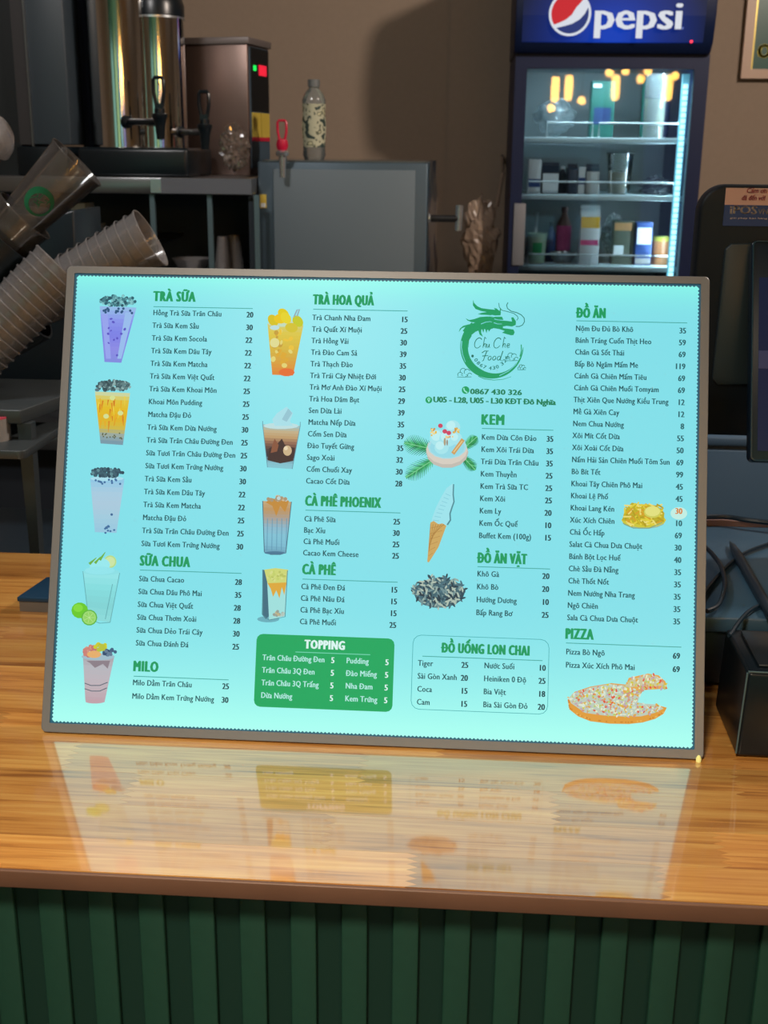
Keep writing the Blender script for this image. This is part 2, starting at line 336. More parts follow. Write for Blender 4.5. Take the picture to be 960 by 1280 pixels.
# easel leg on the back
MB().box((.0, .20, -.0185), (.05, .30, .004)).build('easel_hinge', mat('black_plastic', (22, 24, 27), .4), sign, local=True)
pA = SM @ Vector((0, .33, -.019)); pB = Vector((0, .275, CT+.004)); 
MB().hexa([pA+Vector((-.02, 0, 0)), pA+Vector((.02, 0, 0)), pA+Vector((.02, .004, 0)), pA+Vector((-.02, .004, 0))], [pB+Vector((-.02, 0, -.004)), pB+Vector((.02, 0, -.004)), pB+Vector((.02, .006, -.004)), pB+Vector((-.02, .006, -.004))]).build('easel_leg', MATS['black_plastic'], sign)

# ---- print on the panel: lettering
inkm = vcol_mat('menu_ink', .9); picm = vcol_mat('menu_print', .95)
DK = (14, 84, 92); DN = (8, 66, 76); GR = (4, 160, 98); WH = (185, 245, 238); WH2 = (225, 255, 250)
spec = {}
def line(name_, price, x0, x1, y, pcol=DN, col=DK, fx=.815, cap=5.3, px=None):
    key = ('l', len(spec)); spec[key] = ('menu_line', inkm, sign)
    text(name_, x0/1000, y/1000, cap/1000, key, col, fx, bold=.022, z=-.0016, track=.03)
    key = ('p', len(spec)); spec[key] = ('menu_price', inkm, sign)
    text(price, (px or x1)/1000, y/1000-.0004, (cap+.15)/1000, key, pcol, .84, align='RIGHT', bold=.035, z=-.0016)
def head(s, x, y, wd, rule, x1, col=GR, cap=9.6, xr=None):
    key = ('h', len(spec)); spec[key] = ('menu_heading', inkm, sign)
    text(s, x/1000, y/1000, cap/1000, key, col, fit=wd/1000, bold=.052, z=-.0016, track=.10)
    if rule:
        mbr = MB(); a = (x if xr is None else xr)/1000
        mbr.add([(a, (rule-.35)/1000, -.0016), (x1/1000, (rule-.35)/1000, -.0016), (x1/1000, (rule+.35)/1000, -.0016), (a, (rule+.35)/1000, -.0016)], [(0, 1, 2, 3)], (60, 168, 160) if col == GR else (120, 225, 190))
        mbr.build('heading_rule', inkm, sign, local=True, closed=False)
def rowset(items, x0, x1, ya, yb):
    n = len(items)
    for i, (a, p_) in enumerate(items): line(a, p_, x0, x1, ya+(yb-ya)*i/max(1, n-1))
head('TRÀ SỮA', -225, 422.3, 41, 416.5, -126.5)
rowset([('Hồng Trà Sữa Trân Châu', '20'), ('Trà Sữa Kem Sầu', '30'), ('Trà Sữa Kem Socola', '22'), ('Trà Sữa Kem Dâu Tây', '22'), ('Trà Sữa Kem Matcha', '22'), ('Trà Sữa Kem Việt Quất', '22'), ('Trà Sữa Kem Khoai Môn', '25'), ('Khoai Môn Pudding', '25'), ('Matcha Đậu Đỏ', '25'), ('Trà Sữa Kem Dừa Nướng', '30'), ('Trà Sữa Trân Châu Đường Đen', '25'), ('Sữa Tươi Trân Châu Đường Đen', '25'), ('Sữa Tươi Kem Trứng Nướng', '30'), ('Trà Sữa Kem Sầu', '30'), ('Trà Sữa Kem Dâu Tây', '22'), ('Trà Sữa Kem Matcha', '22'), ('Matcha Đậu Đỏ', '25'), ('Trà Sữa Trân Châu Đường Đen', '25'), ('Sữa Tươi Kem Trứng Nướng', '30')], -225, -125.8, 408, 181)
head('SỮA CHUA', -225, 162.3, 48, 157.8, -126)
rowset([('Sữa Chua Cacao', '28'), ('Sữa Chua Dâu Phô Mai', '35'), ('Sữa Chua Việt Quất', '28'), ('Sữa Chua Thơm Xoài', '28'), ('Sữa Chua Dẻo Trái Cây', '30'), ('Sữa Chua Đánh Đá', '25')], -225.6, -125.5, 147, 85.3)
head('MILO', -226, 61, 23, 56, -134)
rowset([('Milo Dầm Trân Châu', '25'), ('Milo Dầm Kem Trứng Nướng', '30')], -226.6, -133.5, 47.5, 34.6)
head('TRÀ HOA QUẢ', -67, 422, 58.5, 417, 25)
rowset([('Trà Chanh Nha Đam', '15'), ('Trà Quất Xí Muội', '25'), ('Trà Hồng Vải', '30'), ('Trà Đào Cam Sả', '39'), ('Trà Thạch Đào', '35'), ('Trà Trái Cây Nhiệt Đới', '30'), ('Trà Mơ Anh Đào Xí Muội', '25'), ('Trà Hoa Dâm Bụt', '29'), ('Sen Dừa Lài', '39'), ('Matcha Nếp Dừa', '35'), ('Cốm Sen Dừa', '39'), ('Đào Tuyết Gừng', '35'), ('Sago Xoài', '32'), ('Cốm Chuối Xay', '30'), ('Cacao Cốt Dừa', '28')], -67.5, 25.2, 406.3, 246.3)
head('CÀ PHÊ PHOENIX', -66.8, 225, 72, 220.5, 24.7)
rowset([('Cà Phê Sữa', '25'), ('Bạc Xỉu', '30'), ('Cà Phê Muối', '25'), ('Cacao Kem Cheese', '25')], -67.6, 24.4, 209.7, 177)
head('CÀ PHÊ', -67, 159.2, 31, 154.3, 24.2)
rowset([('Cà Phê Đen Đá', '15'), ('Cà Phê Nâu Đá', '15'), ('Cà Phê Bạc Xỉu', '15'), ('Cà Phê Muối', '25')], -68, 24, 144.7, 111.3)
head('KEM', 100, 308, 20.5, 304, 168)
rowset([('Kem Dừa Côn Đảo', '35'), ('Kem Xôi Trái Dừa', '35'), ('Trái Dừa Trân Châu', '35'), ('Kem Thuyền', '25'), ('Kem Trà Sữa TC', '25'), ('Kem Xôi', '25'), ('Kem Ly', '20'), ('Kem Ốc Quế', '10'), ('Buffet Kem (100g)', '15')], 99.9, 168, 293.2, 198.8)
head('ĐỒ ĂN VẶT', 99.5, 175.4, 46, 171.6, 168)
rowset([('Khô Gà', '20'), ('Khô Bò', '20'), ('Hướng Dương', '10'), ('Bắp Rang Bơ', '25')], 99.4, 167.4, 162.4, 125.8)
head('ĐỒ ĂN', 187.6, 413.8, 27, 410.6, 292.5)
FOOD = [('Nộm Đu Đủ Bò Khô', '35'), ('Bánh Tráng Cuốn Thịt Heo', '59'), ('Chân Gà Sốt Thái', '69'), ('Bắp Bò Ngâm Mắm Me', '119'), ('Cánh Gà Chiên Mắm Tiêu', '69'), ('Cánh Gà Chiên Muối Tomyam', '69'), ('Thịt Xiên Que Nướng Kiểu Trung', '12'), ('Mề Gà Xiên Cay', '12'), ('Nem Chua Nướng', '8'), ('Xôi Mít Cốt Dừa', '55'), ('Xôi Xoài Cốt Dừa', '50'), ('Nấm Hải Sản Chiên Muối Tôm Sun', '69'), ('Bò Bít Tết', '99'), ('Khoai Tây Chiên Phô Mai', '45'), ('Khoai Lệ Phố', '45'), ('Khoai Lang Kén', '30'), ('Xúc Xích Chiên', '10'), ('Chả Ốc Hấp', '69'), ('Salat Cà Chua Dưa Chuột', '30'), ('Bánh Bột Lọc Huế', '40'), ('Chè Sầu Đà Nẵng', '35'), ('Chè Thốt Nốt', '35'), ('Nem Nướng Nha Trang', '35'), ('Ngô Chiên', '35'), ('Sala Cà Chua Dưa Chuột', '35')]
for i, (a, p_) in enumerate(FOOD):
    t = i/24; y = 400.7+(124-400.7)*t
    line(a, p_, 187-2*t, 291.4-1.6*t, y, pcol=(225, 130, 40) if i == 15 else (34, 100, 108), fx=.79)
head('PIZZA', 184.5, 106.7, 25, 102.6, 291.5)
rowset([('Pizza Bò Ngô', '69'), ('Pizza Xúc Xích Phô Mai', '69')], 184.6, 290.2, 92, 79.7)
# boxes
def loc_poly(ptsl, col, z, name, parent=sign, m=None):
    mb = MB(); mb.add([(x, y, z) for x, y in ptsl], [tuple(range(len(ptsl)))], col); return mb.build(name, m or picm, parent, local=True, closed=False)
def octo(x0, x1, y0, y1, c=.006): return rrect(x0, x1, y0, y1, c, 3)
loc_poly(octo(-.1088, .0232, .0318, .1008), (4, 168, 96), -.00172, 'topping_box')
head('TOPPING', -62, 88.6, 37.5, 84.8, .5, col=WH2, cap=8, xr=-71)
TOP = [('Trân Châu Đường Đen', '5', 'Pudding', '5'), ('Trân Châu 3Q Đen', '5', 'Đào Miếng', '5'), ('Trân Châu 3Q Trắng', '5', 'Nha Đam', '5'), ('Dừa Nướng', '5', 'Kem Trứng', '5')]
for i, (a, b_, c, d) in enumerate(TOP):
    y = 76+(40.3-76)*i/3
    line(a, b_, -102.3, -33.6, y, pcol=WH2, col=WH, fx=.78); line(c, d, -22, 18, y, pcol=WH2, col=WH)
ob = MB(); a = octo(.0404, .1690, .0352, .1053, .008); b2 = octo(.0409, .1685, .0357, .1048, .0076); k = len(a)
ob.add([(x, y, -.0017) for x, y in a]+[(x, y, -.0017) for x, y in b2], [(i, (i+1) % k, (i+1) % k+k, i+k) for i in range(k)], (50, 165, 170)).build('drinks_box_outline', picm, sign, local=True, closed=False)
head('ĐỒ UỐNG LON CHAI', 68, 89.6, 82, 85.3, 163, cap=9, xr=50)
for i, (a, b_, c, d) in enumerate([('Tiger', '25', 'Nước Suối', '10'), ('Sài Gòn Xanh', '20', 'Heiniken 0 Độ', '25'), ('Coca', '15', 'Bia Việt', '18'), ('Cam', '15', 'Bia Sài Gòn Đỏ', '20')]):
    y = 76.2+(39.8-76.2)*i/3
    line(a, b_, 46, 93.3, y); line(c, d, 108.4, 166, y)
# address
spec['ph'] = ('phone_number', inkm, sign); spec['ad'] = ('address_line', inkm, sign)
text('0867 430 326', .0880, .3372, .0050, 'ph', (8, 130, 88), fit=.049, bold=.05, z=-.0016)
text('U05 - L28, U05 - L30 KĐT Đô Nghĩa', .0530, .3284, .0053, 'ad', (8, 130, 88), fit=.1165, bold=.05, z=-.0016)

# ---- print on the panel: pictures, drawn as flat ink shapes
class Pic:
    def __init__(s): s.mb = MB(); s.z = -.00172
    def poly(s, pts_, col):
        s.z += .0000025; q = [sp(*p) for p in pts_]; s.mb.add([(x, y, s.z) for x, y in q], [tuple(range(len(q)))], col); return s
    def ell(s, cx, cy, rx, ry, col, n=14, rot=0):
        c, d = math.cos(rot), math.sin(rot)
        return s.poly([(cx+rx*math.cos(t)*c-ry*math.sin(t)*d, cy+rx*math.cos(t)*d+ry*math.sin(t)*c) for t in [2*math.pi*i/n for i in range(n)]], col)
    def stroke(s, pts_, w_, col, w2=None):
        n = len(pts_); A, B = [], []
        for i, (x, y) in enumerate(pts_):
            x0, y0 = pts_[max(0, i-1)]; x1, y1 = pts_[min(n-1, i+1)]; l = math.hypot(x1-x0, y1-y0) or 1
            ww = (w_+((w2 if w2 is not None else w_)-w_)*i/(n-1))/2; A.append((x-(y1-y0)/l*ww, y+(x1-x0)/l*ww)); B.append((x+(y1-y0)/l*ww, y-(x1-x0)/l*ww))
        for i in range(n-1): s.poly([A[i], A[i+1], B[i+1], B[i]], col)
        return s
    def grad(s, tl, tr, br, bl, stops, n=12):         # vertical gradient in a quad
        for i in range(n):
            a, b_ = i/n, (i+1)/n; lp = lambda p, q, t: (p[0]+(q[0]-p[0])*t, p[1]+(q[1]-p[1])*t)
            t = (i+.5)/n*(len(stops)-1); k = min(int(t), len(stops)-2); f = t-k; c = tuple(stops[k][j]+(stops[k+1][j]-stops[k][j])*f for j in range(3))
            s.poly([lp(tl, bl, a), lp(tr, br, a), lp(tr, br, b_), lp(tl, bl, b_)], c)
        return s
    def heap(s, cx, cy, rx, ry, r, cols, n, R):
        for _ in range(n):
            t = R.random()*2*math.pi; q = math.sqrt(R.random()); s.ell(cx+rx*q*math.cos(t), cy+ry*q*math.sin(t), r, r, R.choice(cols), 7)
        return s
    def build(s, name): return s.mb.build(name, picm, sign, local=True, closed=False)
R = random.Random(11)
BG = (124, 220, 231)
pearl = [(34, 96, 112), (60, 124, 136), (86, 150, 160), (130, 198, 202), (30, 84, 100), (100, 168, 176)]
# purple pearl tea
p = Pic(); p.grad((124, 382), (170, 384), (151, 453), (130, 452), [(150, 195, 235), (136, 150, 238), (122, 128, 232), (140, 140, 232), (128, 140, 225)], 14)
p.poly([(126, 392), (134, 392), (138, 448), (132, 448)], (150, 165, 240)).poly([(156, 390), (166, 390), (151, 448), (146, 448)], (152, 190, 240))
for _ in range(15): x = R.uniform(128, 165); p.ell(x, R.uniform(385, 391), 1.7, 1.7, (36, 84, 128), 7)
for _ in range(12): y = R.uniform(398, 445); x = R.uniform(133, 158-(y-398)*.2); p.ell(x, y, 1.2+R.random(), .8+R.random(), (88, 84, 196), 6, R.random()*3)
p.heap(147, 375.5, 22, 6.5, 2.0, pearl, 130, R); p.build('purple_tea_picture')
# orange pearl tea
p = Pic(); p.grad((118, 489), (162, 491), (153, 556), (125, 554), [(200, 220, 190), (224, 196, 60), (228, 188, 30), (226, 180, 30), (214, 186, 60), (150, 170, 170), (112, 150, 170)], 14)
for _ in range(26): x = R.uniform(123, 156); y = R.uniform(494, 528); p.stroke([(x, y), (x+R.uniform(-2, 2)-.5, y+R.uniform(6, 14))], R.uniform(1, 2.6), R.choice([(218, 140, 30), (232, 170, 30), (208, 120, 30), (236, 210, 70)]), .5)
for x, y in ((140, 497), (150, 516), (132, 520)): p.ell(x, y, 3.5, 3, (214, 226, 150))
for _ in range(16): p.ell(R.uniform(126, 152), R.uniform(541, 549), 1, 1, (90, 96, 60), 6)
p.heap(141, 482, 21, 6.5, 2.1, [(46, 76, 84), (70, 102, 108), (96, 130, 134), (140, 176, 176), (60, 92, 100)], 120, R); p.ell(121, 487, 3, 2, (90, 120, 130)); p.build('orange_tea_picture')
# pale pearl tea
p = Pic(); p.grad((112, 597), (155, 598), (145, 666), (118, 665), [(140, 200, 232), (168, 206, 228), (172, 204, 224), (160, 206, 226), (150, 200, 226)], 12)
p.ell(133, 598, 21, 3, (170, 224, 240)); 
for _ in range(12): p.ell(R.uniform(118, 150), R.uniform(599, 605), 1.5, 1.5, (60, 110, 160), 7)
for _ in range(10): p.ell(R.uniform(120, 143), R.uniform(657, 666), 1.5, 1.3, (56, 110, 160), 7)
p.ell(139, 643, 1.6, 1.6, (50, 100, 150)); p.heap(133, 590.5, 21, 5.5, 2.2, [(34, 68, 86), (56, 96, 112), (92, 140, 150), (44, 80, 98)], 100, R); p.build('pale_tea_picture')
# lime yoghurt
p = Pic(); p.grad((103, 714), (149, 716), (137, 778), (110, 774), [(150, 232, 236), (132, 224, 226), (128, 214, 216), (140, 222, 222)], 8)
for q in ([(103, 714), (110, 774)], [(149, 716), (137, 778)], [(110, 774), (124, 779), (137, 778)], [(140, 730), (131, 774)]): p.stroke(q, .9, (96, 172, 178))
p.ell(126, 715, 23, 4, (140, 226, 232)); p.ell(137, 702, 8, 8, (186, 222, 140), rot=.2); p.ell(137, 702, 6.2, 6.2, (206, 232, 168)); p.ell(124, 706, 13, 9, (152, 236, 242)); p.ell(124, 713, 19, 5, (146, 232, 240))
for q in ([(111, 705), (120, 697)], [(118, 704), (125, 696)], [(124, 700), (131, 690)]): p.stroke(q, 3.6, (110, 180, 70), .8)
p.ell(99, 763, 10.5, 10, (104, 204, 40)).ell(97, 760, 6, 5, (130, 222, 60)).ell(111, 772, 10, 10, (96, 184, 60)).ell(111, 772, 8.4, 8.4, (160, 222, 120)).ell(111, 772, 6.8, 6.8, (146, 214, 100))
for i in range(7): t = i*.9; p.stroke([(111, 772), (111+6.5*math.cos(t), 772+6.5*math.sin(t))], .5, (196, 236, 160))
p.build('lime_yoghurt_picture')
# fruit cup
p = Pic(); p.grad((103, 820), (142, 822), (130, 878), (106, 876), [(170, 168, 176), (184, 184, 192), (190, 182, 190), (192, 176, 184), (190, 164, 174)], 10)
p.ell(122, 821, 21, 4.4, (160, 190, 204)); p.poly([(107, 826), (137, 826), (134, 836), (128, 830), (118, 835), (112, 829)], (140, 128, 138))
p.stroke([(105, 854), (113, 857), (124, 857), (134, 853)], 1, (70, 92, 108)); p.stroke([(105, 861), (114, 864), (124, 864), (133, 860)], 1, (70, 92, 108)); p.ell(118, 877, 12, 2.6, (194, 162, 172))
p.heap(113, 814, 10, 6, 2.8, [(206, 130, 120), (196, 116, 112), (214, 150, 130)], 30, R); p.heap(125, 809, 8, 4, 2.6, [(206, 206, 40), (186, 196, 60)], 18, R); p.heap(136, 815, 8, 4, 2.3, [(60, 96, 130), (96, 124, 150), (40, 74, 110)], 24, R)
p.ell(117, 818, 9, 4.6, (232, 176, 110)); p.build('fruit_milk_picture')
# fruit tea
p = Pic(); p.grad((334, 404), (379, 406), (366, 469), (340, 468), [(212, 206, 120), (222, 200, 70), (218, 190, 66), (214, 176, 66), (220, 156, 60), (224, 132, 54)], 14)
for _ in range(24): p.ell(R.uniform(341, 364), R.uniform(412, 462), R.uniform(1.5, 4), R.uniform(1.5, 4), R.choice([(228, 214, 120), (236, 196, 60), (200, 160, 60), (222, 170, 50)]), 8, R.random())
p.ell(358, 465, 10, 5, (230, 110, 50)); p.ell(343, 428, 6, 6, (226, 222, 150)); p.ell(356, 404, 22, 4, (196, 222, 190))
for x, y, c in ((341, 400, (216, 196, 30)), (354, 392, (226, 206, 20)), (372, 401, (198, 204, 40)), (350, 398, (236, 200, 20)), (364, 409, (214, 196, 50)), (357, 397, (232, 214, 40))): p.ell(x, y, 8, 6, c, rot=R.random())
p.stroke([(367, 396), (371, 387), (374, 386), (371, 395)], 1.6, (150, 170, 180)); p.ell(343, 409, 6, 3, (190, 224, 226)); p.build('fruit_tea_picture')
# iced coffee
p = Pic(); p.grad((328, 530), (375, 532), (365, 586), (334, 584), [(150, 196, 206), (196, 178, 140), (190, 156, 110), (140, 100, 80), (80, 62, 60), (50, 50, 60), (130, 190, 205), (130, 200, 214)], 16)
p.ell(351, 532, 22, 4, (190, 226, 228)); p.poly([(334, 575), (336, 560), (345, 556), (352, 548), (356, 556), (368, 560), (366, 576), (350, 579)], (62, 44, 44))
p.poly([(340, 556), (343, 548), (348, 556), (346, 564), (338, 566)], (136, 84, 60)).ell(359, 563, 5.5, 6.5, (206, 180, 140)).ell(357, 560, 2.5, 2.5, (232, 214, 180))
p.poly([(343, 532), (340, 524), (346, 516), (352, 512), (358, 508), (366, 516), (362, 526), (366, 532)], (170, 226, 236)).poly([(352, 524), (360, 510), (365, 516), (358, 527)], (150, 200, 214))
p.stroke([(328, 526), (328, 531), (334, 584)], .8, (100, 150, 165)); p.stroke([(375, 527), (375, 532), (365, 586)], .8, (100, 150, 165)); p.build('iced_coffee_picture')
# latte glass
p = Pic(); p.grad((328, 626), (364, 627), (357, 692), (330, 690), [(196, 170, 130), (190, 150, 100), (170, 160, 150), (140, 185, 205), (128, 196, 216), (124, 190, 212), (104, 160, 185)], 16)
p.poly([(332, 628), (338, 622), (345, 624), (352, 620), (361, 626), (356, 640), (350, 632), (345, 645), (340, 632)], (196, 140, 60)); p.heap(345, 623, 14, 3, 2.5, [(206, 190, 160), (170, 150, 120), (190, 214, 214)], 16, R)
for x in (334, 340, 346, 352, 358): p.stroke([(x, 648), (x-.6, 688)], .8, (90, 150, 180))
p.stroke([(328, 626), (330, 690), (338, 693), (350, 693), (357, 691), (364, 627)], 1, (70, 110, 130)); p.ell(343, 691, 13, 2, (70, 120, 150)); p.build('layered_latte_picture')
# cube glass
p = Pic(); p.ell(335, 774, 14, 4, (104, 176, 190)).poly([(328, 712), (334, 713), (336, 770), (332, 774), (327, 768)], (60, 110, 130))
p.poly([(333, 714), (359, 713), (356, 770), (336, 775)], (160, 226, 224)); p.poly([(330, 712), (344, 710), (360, 712), (358, 729), (334, 729)], (206, 216, 120))
p.poly([(334, 729), (358, 728), (355, 744), (352, 734), (349, 748), (345, 738), (341, 746), (338, 736)], (222, 170, 60)); p.heap(348, 767, 7, 3, 2, [(190, 180, 140), (150, 160, 150), (180, 200, 190)], 14, R)
for q in ([(328, 712), (328, 769), (336, 775), (356, 771), (359, 713)],): p.stroke(q, 1, (80, 140, 150))
p.heap(345, 720, 11, 6, 1.6, [(196, 210, 110), (214, 222, 140), (186, 196, 100)], 30, R); p.build('cube_glass_picture')
# palm leaves and coconut ice cream
p = Pic()
def palm(x0, y0, x1, y1, wd):
    n = 16; dx, dy = x1-x0, y1-y0; l = math.hypot(dx, dy); ux, uy = dx/l, dy/l
    for i in range(n):
        t = i/n; bx, by = x0+dx*t, y0+dy*t; ln = wd*math.sin(math.pi*(.18+.8*t))
        for sgn in (1, -1):
            ex, ey = bx+ux*ln*.75-uy*sgn*ln*.75, by+uy*ln*.75+ux*sgn*ln*.75
            p.stroke([(bx, by), ((bx+ex)/2+ux, (by+ey)/2+uy), (ex, ey)], 2.1, R.choice([(30, 150, 84), (48, 172, 96), (24, 132, 78), (80, 190, 120)]), .3)
    p.stroke([(x0, y0), (x1, y1)], 1.0, (120, 206, 150))
palm(548, 563, 505, 553, 17); palm(545, 572, 507, 597, 15); palm(578, 562, 596, 546, 10); palm(576, 568, 594, 587, 10)
p.ell(559, 565, 26.5, 20, (196, 190, 180)).ell(558.5, 562, 26, 18.5, (216, 208, 196)); p.ell(559, 558, 24.5, 15.5, (168, 222, 232)); p.ell(559, 559, 22, 13, (148, 220, 234))
for x, y, r_ in ((548, 547, 11), (566, 534, 9.5), (560, 548, 11), (570, 548, 8), (552, 559, 9)): p.ell(x, y, r_, r_*.95, (166, 232, 240)).ell(x-r_*.25, y-r_*.25, r_*.6, r_*.6, (190, 242, 246))
p.stroke([(566, 567), (579, 549)], 5, (206, 160, 96)).stroke([(567, 565), (578, 551)], 1.5, (232, 200, 140)); p.ell(556, 552, 1.5, 5, (176, 160, 130)); p.ell(559, 553, .9, 4, (150, 130, 110))
for x, y in ((550.5, 532), (556, 539), (561, 541)): p.ell(x, y, 3, 2.8, (206, 70, 100))
p.heap(541, 540, 4, 5, 1.3, [(230, 190, 80), (206, 150, 80), (240, 220, 150)], 16, R); p.heap(570, 538, 5, 4, 1.3, [(230, 190, 80), (206, 150, 80), (240, 220, 150)], 16, R); p.heap(561, 546, 5, 2, 1.2, [(190, 130, 80), (236, 210, 150)], 8, R); p.build('coconut_ice_cream_picture')
# cone
p = Pic(); p.poly([(539, 653), (541, 645), (545, 634), (551, 622), (558, 610), (566, 604), (568, 608), (567, 618), (568, 626), (566, 634), (563, 642), (564, 650), (560, 656), (550, 658)], (158, 230, 240))
p.stroke([(567, 605), (566.5, 618), (567.5, 627), (565, 634), (562.5, 642), (563, 650), (559, 656)], 1.6, (76, 140, 152), 2)
for i in range(8): t = i/8; p.stroke([(541+t*18, 650-t*38), (549+t*16, 651-t*36)], .9, (136, 210, 224))
p.poly([(538, 653), (542, 651), (548, 655), (553, 654), (558, 657), (548, 684), (536, 703), (534, 702)], (206, 168, 96))
for i in range(6): p.stroke([(538+i*3.4, 655), (536+i*.6, 690-i*4)], .6, (170, 124, 60)); p.stroke([(538-i*.5, 660+i*7), (556-i*3, 656+i*7)], .5, (176, 130, 64))
p.build('ice_cream_cone_picture')
# sunflower seeds
p = Pic(); p.ell(549, 741, 32, 19, (60, 100, 112))
for _ in range(230):
    t = R.random()*6.283; q = math.sqrt(R.random()); x, y = 549+33*q*math.cos(t), 739.5+20*q*math.sin(t); a = R.uniform(0, 3.14); c = R.choice([(40, 74, 88), (70, 112, 126), (150, 176, 168), (112, 146, 150), (30, 56, 70), (176, 194, 180)])
    p.ell(x, y, 4.2, 1.3, c, 6, a)
p.build('sunflower_seed_picture')
# fries
p = Pic(); p.ell(805, 652, 27, 9, (150, 190, 170)).ell(805, 650, 28, 9.5, (206, 200, 60)).poly([(778, 650), (781, 638), (790, 628), (800, 630), (812, 630), (822, 632), (831, 641), (830, 652), (805, 657)], (190, 176, 40))
for _ in range(90):
    x, y = R.uniform(781, 828), R.uniform(631, 655); a = R.uniform(-1.2, 1.6); p.stroke([(x-5*math.cos(a), y-4*math.sin(a)), (x+5*math.cos(a), y+4*math.sin(a))], 2, R.choice([(226, 208, 60), (204, 180, 30), (236, 222, 120), (180, 158, 30), (214, 160, 40)]))
p.ell(816, 640, 11, 7.5, (206, 206, 90)).ell(816, 639, 9.5, 6.3, (228, 228, 130)); p.stroke([(779, 654), (792, 660), (812, 660), (828, 653)], 1, (120, 160, 130)); p.build('french_fries_picture')
p = Pic(); p.ell(849, 641.5, 10.5, 7.8, (196, 242, 232), 20); p.build('price_highlight')
# pizza
p = Pic()
def zz(X, Y): return (690+X/4.571, 760+Y/4.571)
crust = [zz(*q) for q in ((92, 520), (100, 580), (150, 620), (220, 648), (330, 662), (440, 664), (520, 655), (590, 635), (640, 605), (658, 570), (620, 560), (480, 540), (520, 475), (440, 440), (340, 430), (220, 450), (130, 480))]
p.poly(crust, (226, 158, 60))
topc = [zz(*q) for q in ((96, 515), (110, 545), (190, 600), (300, 615), (430, 622), (510, 620), (590, 600), (640, 575), (600, 552), (490, 545), (510, 480), (430, 445), (330, 435), (220, 455), (130, 485))]
p.poly(topc, (190, 206, 190))
sl = [zz(*q) for q in ((400, 470), (430, 425), (440, 400), (550, 375), (610, 385), (650, 420), (660, 460), (600, 465), (520, 470), (420, 515))]
p.poly(sl, (230, 170, 80)); p.poly([zz(*q) for q in ((410, 460), (440, 415), (550, 382), (600, 390), (640, 425), (640, 445), (560, 450), (470, 450))], (206, 200, 160)); p.poly([zz(*q) for q in ((410, 490), (520, 465), (530, 475), (430, 510))], (196, 150, 140))
def inside(x, y, poly_):
    c = False; j = len(poly_)-1
    for i in range(len(poly_)):
        if (poly_[i][1] > y) != (poly_[j][1] > y) and x < (poly_[j][0]-poly_[i][0])*(y-poly_[i][1])/(poly_[j][1]-poly_[i][1])+poly_[i][0]: c = not c
        j = i
    return c
for pl, n in ((topc, 420), (sl, 120)):
    k = 0
    while k < n:
        x, y = R.uniform(706, 838), R.uniform(838, 900)
        if inside(x, y, pl): p.ell(x, y, R.uniform(1, 2.4), R.uniform(.7, 1.6), R.choice([(222, 232, 214), (206, 226, 210), (226, 90, 60), (214, 206, 60), (226, 170, 70), (190, 170, 190), (232, 236, 200), (186, 206, 110), (214, 150, 120)]), 6, R.random()*3); k += 1
for _ in range(60):
    t = R.random(); i = int(t*8); a, b_ = crust[i], crust[i+1]; f = R.random(); p.ell(a[0]+(b_[0]-a[0])*f, a[1]+(b_[1]-a[1])*f-2.4, 1.2, .9, R.choice([(206, 130, 40), (240, 184, 90)]), 6)
p.build('pizza_picture')
# round dragon logo
p = Pic(); zl = lambda X, Y: (560+X/8.727, 365+Y/8.727); LG = (4, 158, 100)
A, B = [], []
for i in range(45):                                    # brush ring: thick at left, thin at right
    t = i/44; th = math.radians(-128-(232)*t); cx, cy = 470, 600
    th_w = 92*(1-t)**.25*(1 if t < .5 else 1-(t-.5)*1.55) if t < .98 else 4; ro = 348+(18 if t > .6 else 0)*(t-.6)*2-8*math.sin(t*3); ri = ro-max(th_w, 5)
    A.append(zl(cx+ro*math.cos(th)*.98, cy-ro*math.sin(-th)*-1*.0+ro*math.sin(th)*1.0)); B.append(zl(cx+ri*math.cos(th)*.98, cy+ri*math.sin(th)))
for i in range(44): p.poly([A[i], A[i+1], B[i+1], B[i]], LG)
def lg(*q, c=LG): p.poly([zl(*a) for a in q], c)
lg((275, 80), (285, 115), (320, 150), (365, 172), (440, 182), (520, 190), (560, 215), (575, 245), (540, 250), (500, 232), (430, 215), (360, 202), (300, 180), (272, 140))
lg((325, 235), (380, 220), (440, 212), (560, 225), (575, 250), (500, 252), (420, 245), (365, 243))
lg((192, 282), (230, 302), (290, 290), (350, 268), (430, 262), (500, 265), (440, 285), (380, 300), (330, 330), (260, 325), (215, 308))
lg((118, 432), (130, 395), (165, 365), (220, 350), (290, 335), (330, 350), (250, 420), (190, 440), (160, 420), (190, 375), (150, 392))
lg((200, 440), (210, 370), (300, 325), (400, 290), (520, 265), (590, 265), (605, 300), (560, 305), (640, 310), (700, 318), (690, 275), (712, 270), (742, 315), (740, 355), (700, 372), (640, 365), (600, 372), (600, 390), (680, 400), (715, 405), (728, 435), (715, 465), (690, 468), (640, 455), (590, 440), (620, 420), (560, 400), (500, 390), (440, 410), (400, 400), (360, 405), (300, 430), (250, 470), (215, 520))
lg((330, 410), (345, 460), (382, 484), (362, 440), (365, 400)); lg((372, 400), (385, 440), (392, 420), (395, 400)); lg((405, 400), (420, 445), (432, 400)); lg((440, 398), (445, 430), (468, 400)); lg((500, 170), (530, 175), (578, 215), (575, 240), (545, 225)); lg((568, 170), (578, 185), (572, 240), (562, 220))
for q in ([(360, 345), (410, 325), (460, 318), (480, 325)], [(505, 290), (545, 300), (600, 302)], [(500, 330), (540, 344), (590, 345)], [(440, 262), (480, 248), (525, 256)]): p.stroke([zl(*a) for a in q], 1.0, BG, .5)
